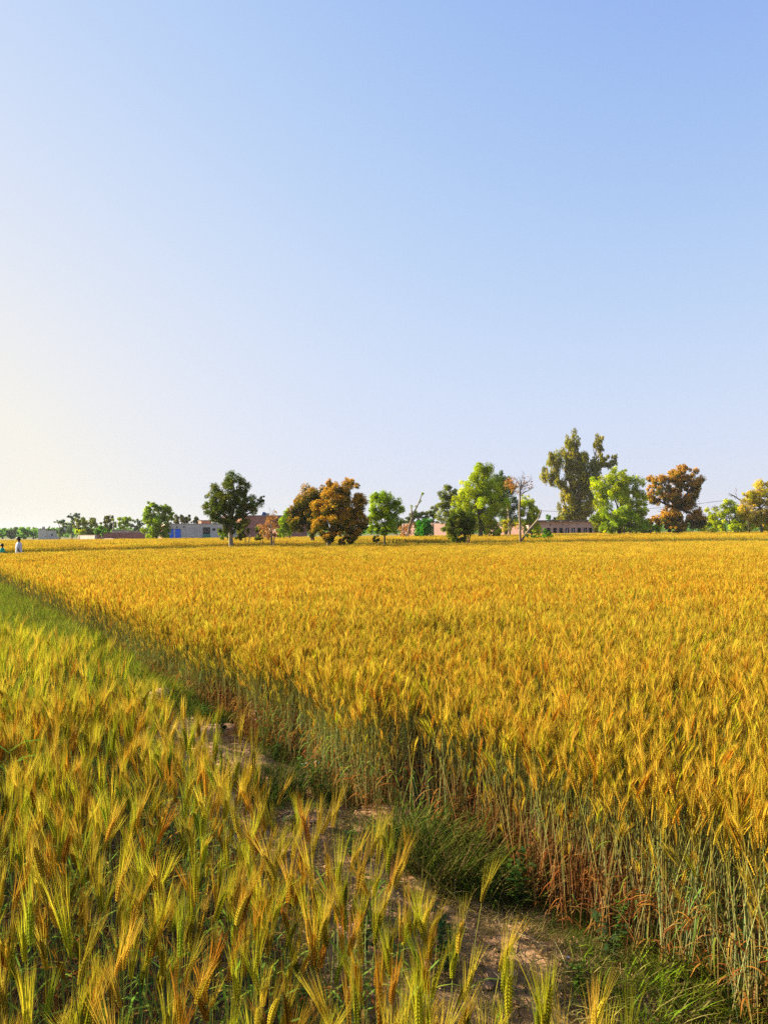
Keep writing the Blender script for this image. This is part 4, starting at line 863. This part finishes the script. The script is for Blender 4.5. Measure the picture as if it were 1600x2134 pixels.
def wall(name, label, pxa, D, pxb, yaw, pya, mat, th=0.23, cap=True, group=None):
    b = Bld(name, label, 'wall', pxa, D, pxb, yaw, group); H = b.z((pxa + pxb) / 2, pya); b.box('masonry', mat, 0, b.L, 0, th, 0, H)
    if cap: b.box('coping', 'concrete', -.03, b.L + .03, -.04, th + .04, H + .002, H + .08)
    n = max(1, int(b.L / 4.5))
    for i in range(n + 1): x = min(b.L - .18, i * b.L / n); b.box('pier', mat, x - .02 if i else .02, x + .36 if i < n else x + .16, -.09, -.002, 0, H - .05)
    return b
wall('boundary_wall', 'pink brick wall stretch behind the ball-shaped bush', 838, 132, 962, -40, 1091, 'brick_pink')
wall('boundary_wall', 'pink brick wall stretch between tall tree and long building', 1012, 128, 1092, -40, 1088.5, 'brick_pink')
wall('boundary_wall', 'reddish brick wall behind the sunlit low wall at left', 198, 150, 302, 10, 1110.5, 'brick_red')
wall('low_wall', 'sunlit cream low wall standing in the wheat at left', 164, 130, 199, -48, 1116, 'plaster', .3)
wall('low_wall', 'lower sunlit wall right of the cream low wall', 200, 127, 236, -48, 1122, 'plaster', .3, False)
wall('rubble_wall', 'broken pinkish wall behind the reddish dry shrub', 549, 118, 580, -42, 1101, 'brick_pink', .3, False)
for px0, px1, py, lb in ((234, 252, 1105.5, 'small cream hut roof left of the flat-topped tree'), (270, 292, 1107.5, 'low cream hut right of the flat-topped tree')):
    b = Bld('small_hut', lb, 'hut', px0, 165, px1, -20); hz = b.z(px0, py); b.box('wall', 'plaster', 0, b.L, 0, 3, 0, hz); b.box('roof_slab', 'concrete', -.15, b.L + .15, -.15, 3.15, hz + .002, hz + .14)
# long low building with a row of doorways
b = Bld('long_building', 'long low pinkish building with a row of dark doorways', 'building', 1100, 146, 1262, 6); L = b.L; H = b.z(1200, 1086)
doors = []
for i, px in enumerate((1103, 1116, 1139.5, 1152.5, 1165.5, 1178, 1190.5, 1203, 1216, 1226.5, 1238.5, 1250)):
    x = b.at(px); doors.append((x, x + b.at(px + 7) - b.at(px), 0, b.z(px, 1100)))
doors = [d for d in doors if d[1] < L - .3]
hollow_front(b, 'mud_pink', L, 6, H, doors)
b.box('roof', 'slab', -.2, L + .2, -.55, 6.2, H + .002, H + .22); b.box('inner_wall', 'gap_shade', .3, L - .3, 2.4, 2.5, 0, H - .05)  # inner wall painted near-black to carry the shade behind the doorways
for i, (x0, x1, z0, z1) in enumerate(doors):
    fr = b.box('door_frame', 'slab', x0 - .06, x0 + .04, -.03, .2, 0, z1); 
    if i in (5, 6, 8): b.box('door_curtain', 'white_paint' if i != 8 else 'concrete', x0 + .2, x0 + .4, .05, .1, .9, z1 - .1, fr)
for px in (1145, 1170, 1232): b.box('vent', 'gap_shade', b.at(px), b.at(px + 3), -.02, .1, b.z(px, 1095), b.z(px, 1092.5))
for px in (1137, 1164, 1185, 1222, 1249): b.box('roof_spout', 'white_paint', b.at(px), b.at(px + 3), -.9, -.3, H - .12, H - .004)
# grey house far left
b = Bld('grey_house', 'distant plain grey house on the left horizon', 'building', 80, 245, 126, 22); L = b.L; x1 = b.at(97)
H1 = b.z(88, 1102.5); H2 = b.z(110, 1105)
b.box('tall_block', 'grey_wall', 0, x1, 0, 7, 0, H1); b.box('long_block', 'grey_wall', x1 + .01, L, .3, 7, 0, H2); b.box('roof_slab', 'slab', x1 + .02, L + .15, .1, 7.1, H2 + .002, H2 + .15)
b.box('roof_slab', 'slab', -.1, x1 + .1, -.1, 7.1, H1 + .002, H1 + .12); b.box('stair_head', 'grey_wall', x1 - 1.2, x1 - .4, 1, 2.4, H1 + .13, H1 + .8); b.box('window', 'gap_shade', L * .6, L * .66, .27, .4, 1.2, 2.1)
b = Bld('gate_pier', 'short white gate pier in front of the grey house', 'pier', 94.5, 225, 97, 0); b.box('pier', 'white_paint', 0, b.L, 0, .4, 0, b.z(95, 1119)); b.box('cap', 'concrete', -.06, b.L + .06, -.06, .46, b.z(95, 1119) + .002, b.z(95, 1119) + .12)
b = Bld('sign_board', 'small pale yellow board standing before the distant trees', 'sign', 133.5, 205, 138.5, 0); b.box('board', 'white_paint', 0, b.L, 0, .06, b.z(136, 1104.5), b.z(136, 1099.5)); b.box('post', 'concrete', b.L * .5 - .05, b.L * .5 + .05, .062, .16, 0, b.z(136, 1101))
# poles and wires
def pole(px, top, D, lean, label, r_=.13):
    p = W(px, top, D); e = empty('utility_pole', (p.x, D, 0), label, 'pole'); m = MB(); m.tube([(0, 0, -.1), (-lean * .5, 0, p.z * .5), (-lean, 0, p.z)], [r_, r_ * .9, r_ * .75], 8); m.build('shaft', M['concrete'], e, smooth=True)
    c = MB(); c.box(-lean - .7, -lean + .7, -.05, .05, p.z - .45, p.z - .33); c.build('cross_arm', M['concrete'], e)
    for q in (-.6, 0.0, .6):
        i_ = MB(); i_.tube([(-lean + q, 0, p.z - .328), (-lean + q, 0, p.z - .25), (-lean + q, 0, p.z - .18)], [.05, .07, .03], 6); i_.build('insulator', M['white_paint'], e)
    return p
pole(237, 1085, 165, 0.0, 'slim pale utility pole between the distant left trees', .16)
def stub(px, top, D, lean):
    p = W(px, top, D); e = empty('leaning_post', (p.x + lean, D, 0), 'leaning pale post left of the bare tree trunk', 'post'); m = MB(); m.tube([(0, 0, -.1), (-lean, 0, p.z)], [.17, .13], 8); m.build('shaft', M['pale_bark'], e, smooth=True); c = MB(); c.tube([(-lean, 0, p.z - .03), (-lean, 0, p.z + .04)], [.15, .12], 8); c.build('cap', M['concrete'], e)
stub(1057, 1045, 112, 0.45)
for k_, (pa_, pb_, D, lb) in enumerate((((1050, 1062), (1510, 1043), 150, 'thin overhead wire running from the bare tree to the right trees'),)):
    A_, B_ = W(*pa_, D), W(*pb_, D); m = MB(); m.tube([A_.lerp(B_, t) - Vector((0, 0, 1.1 * math.sin(math.pi * t))) for t in [i / 24 for i in range(25)]], .035, 5); tag(m.build('overhead_wire', M['wire']), lb, 'wire')

# ------------------------------------------------------------------ people
def ring_loft(m, rings, n=14, col=(1, 1, 1)):
    """rings: (centre, rx, ry) horizontal ellipses joined into a closed surface"""
    vs = []
    for c, rx, ry in rings:
        for k in range(n): a = 2 * math.pi * k / n; vs.append((c[0] + rx * math.cos(a), c[1] + ry * math.sin(a), c[2]))
    fs = [(j * n + k, j * n + (k + 1) % n, (j + 1) * n + (k + 1) % n, (j + 1) * n + k) for j in range(len(rings) - 1) for k in range(n)] + [tuple(range(n))[::-1], tuple((len(rings) - 1) * n + k for k in range(n))]
    m.add(vs, fs, col)
def person(px, D, h, yaw, cloth, label, arm_r, arm_l, step):
    s = h / 1.75; e = empty('person', ((px - 800) / F * D, D, 0), label, 'person', None, R(yaw))
    J = {'pel': (0, 0, .95), 'wst': (0, 0, 1.08), 'chs': (0, .01, 1.30), 'nck': (0, .01, 1.47), 'hdl': (0, .02, 1.55), 'hdm': (0, .03, 1.63), 'hdt': (0, .02, 1.71),
         'shr': (.19, 0, 1.41), 'shl': (-.19, 0, 1.41), 'hpr': (.09, 0, .90), 'hpl': (-.09, 0, .90), 'knr': (.10, step * .5, .50), 'knl': (-.10, -step * .35, .50), 'anr': (.10, step * .8, .09), 'anl': (-.10, -step * .9, .12), 'tor': (.11, step * .8 + .16, .03), 'tol': (-.11, -step * .9 + .15, .04)}
    J.update({'elr': arm_r[0], 'har': arm_r[1], 'ell': arm_l[0], 'hal': arm_l[1]})
    Rr = {'pel': .15, 'wst': .14, 'chs': .16, 'nck': .055, 'hdl': .075, 'hdm': .095, 'hdt': .075, 'shr': .065, 'shl': .065, 'elr': .042, 'ell': .042, 'har': .032, 'hal': .032, 'hpr': .09, 'hpl': .09, 'knr': .06, 'knl': .06, 'anr': .042, 'anl': .042, 'tor': .035, 'tol': .035}
    E = [('pel', 'wst'), ('wst', 'chs'), ('chs', 'nck'), ('nck', 'hdl'), ('hdl', 'hdm'), ('hdm', 'hdt'), ('chs', 'shr'), ('chs', 'shl'), ('shr', 'elr'), ('elr', 'har'), ('shl', 'ell'), ('ell', 'hal'), ('pel', 'hpr'), ('pel', 'hpl'), ('hpr', 'knr'), ('hpl', 'knl'), ('knr', 'anr'), ('knl', 'anl'), ('anr', 'tor'), ('anl', 'tol')]
    for sd_, ha, el in ((1, 'har', 'elr'), (-1, 'hal', 'ell')):      # five fingers each
        d = (Vector(J[ha]) - Vector(J[el])).normalized(); sv = d.cross(Vector((0, 0, 1)) if abs(d.z) < .9 else Vector((0, 1, 0))).normalized()
        for f_ in range(5):
            nm = ha + str(f_); off = sv * ((f_ - 2) * .016) + (sv * -.02 if f_ == 0 else Vector()); J[nm] = tuple(Vector(J[ha]) + d * (.055 if f_ == 0 else .085 + .01 * (2 - abs(f_ - 2.5))) + off); Rr[nm] = .0095; E.append((ha, nm))
    ks = list(J); me = bpy.data.meshes.new('body'); me.from_pydata([tuple(c * s for c in J[k]) for k in ks], [(ks.index(a), ks.index(b_)) for a, b_ in E], [])
    me.materials.append(M['skin']); o = link(bpy.data.objects.new('body', me), e)
    o.modifiers.new('skin', 'SKIN'); lay = me.skin_vertices[0] if me.skin_vertices else None
    if lay is None:
        bpy.context.view_layer.objects.active = o; lay = me.skin_vertices[0]
    for i, k in enumerate(ks): lay.data[i].radius = (Rr[k] * s, Rr[k] * s); lay.data[i].use_root = (k == 'pel')
    sb = o.modifiers.new('smooth', 'SUBSURF'); sb.levels = 2; sb.render_levels = 2
    S = lambda p: tuple(c * s for c in p)
    m = MB()                                  # long tunic
    prof = [(.42, .27, .21), (.60, .25, .20), (.80, .225, .185), (.95, .21, .18), (1.10, .20, .165), (1.25, .215, .17), (1.36, .225, .155), (1.43, .17, .12), (1.475, .075, .075)]
    rg = []
    for z, rx, ry in prof:
        rg.append((S((0, .005 + (.03 * step if z < .9 else 0), z)), rx * s, ry * s))
    ring_loft(m, rg, 18); m.build('tunic', M[cloth], e, smooth=True)
    for a, b_ in (('shr', 'elr'), ('shl', 'ell')):
        sl = MB(); A_, B_ = Vector(S(J[a])), Vector(S(J[b_])); sl.tube([A_ + (A_ - B_) * .12, A_.lerp(B_, .35), A_.lerp(B_, .7), A_.lerp(B_, 1.12)], [.075 * s, .085 * s, .075 * s, .07 * s], 10); sl.build('sleeve', M[cloth], e, smooth=True)
    for a, b_, c_ in (('hpr', 'knr', 'anr'), ('hpl', 'knl', 'anl')):
        tl = MB(); tl.tube([S(J[a]), S(J[b_]), Vector(S(J[c_])) + Vector((0, 0, .05 * s))], [.115 * s, .10 * s, .085 * s], 10); tl.build('trouser_leg', M[cloth], e, smooth=True)
    hr = MB(); ring_loft(hr, [(S((0, -.015, 1.60)), .102 * s, .105 * s), (S((0, -.012, 1.66)), .108 * s, .115 * s), (S((0, .0, 1.72)), .10 * s, .108 * s), (S((0, .005, 1.765)), .07 * s, .078 * s), (S((0, .005, 1.785)), .02 * s, .02 * s)], 14); hr.build('hair', M['hair'], e, smooth=True)
    nz = MB(); nz.tube([S((0, .10, 1.645)), S((0, .135, 1.605))], [.012 * s, .018 * s], 6); nz.build('nose', M['skin'], e, smooth=True)
    for q in (-1, 1):
        er = MB(); er.tube([S((q * .10, .01, 1.65)), S((q * .112, .0, 1.62)), S((q * .10, .01, 1.59))], [.012 * s, .02 * s, .01 * s], 6); er.build('ear', M['skin'], e, smooth=True)
    return e
person(39.5, 44.3, 1.79, -62, 'white_cloth', 'man in long white tunic walking along the field boundary at left', ((.25, -.06, 1.13), (.26, .04, .88)), ((-.27, -.10, 1.14), (-.29, -.02, .87)), .22)
person(5.0, 44.0, 1.42, -75, 'teal_cloth', 'child in teal green tunic at the left edge of the photo', ((.24, .10, 1.15), (.20, .36, 1.10)), ((-.24, -.05, 1.14), (-.26, .05, .90)), .2)

# ------------------------------------------------------------------ haze
m = MB(); m.box(-3600, 3600, -70, 3900, -1.1, 26)
hm, ht, N, Lk = nodes('haze'); pv = N('ShaderNodeVolumePrincipled'); pv.inputs['Color'].default_value = (0.93, 0.95, 1.0, 1); pv.inputs['Density'].default_value = 0.00012; pv.inputs['Anisotropy'].default_value = 0.0
ho = N('ShaderNodeOutputMaterial'); Lk(pv.outputs[0], ho.inputs['Volume']); hm.cycles.homogeneous_volume = True if hasattr(hm.cycles, 'homogeneous_volume') else None
tag(m.build('haze', hm), 'thin pale haze in the air over the fields', 'haze', kind='stuff')
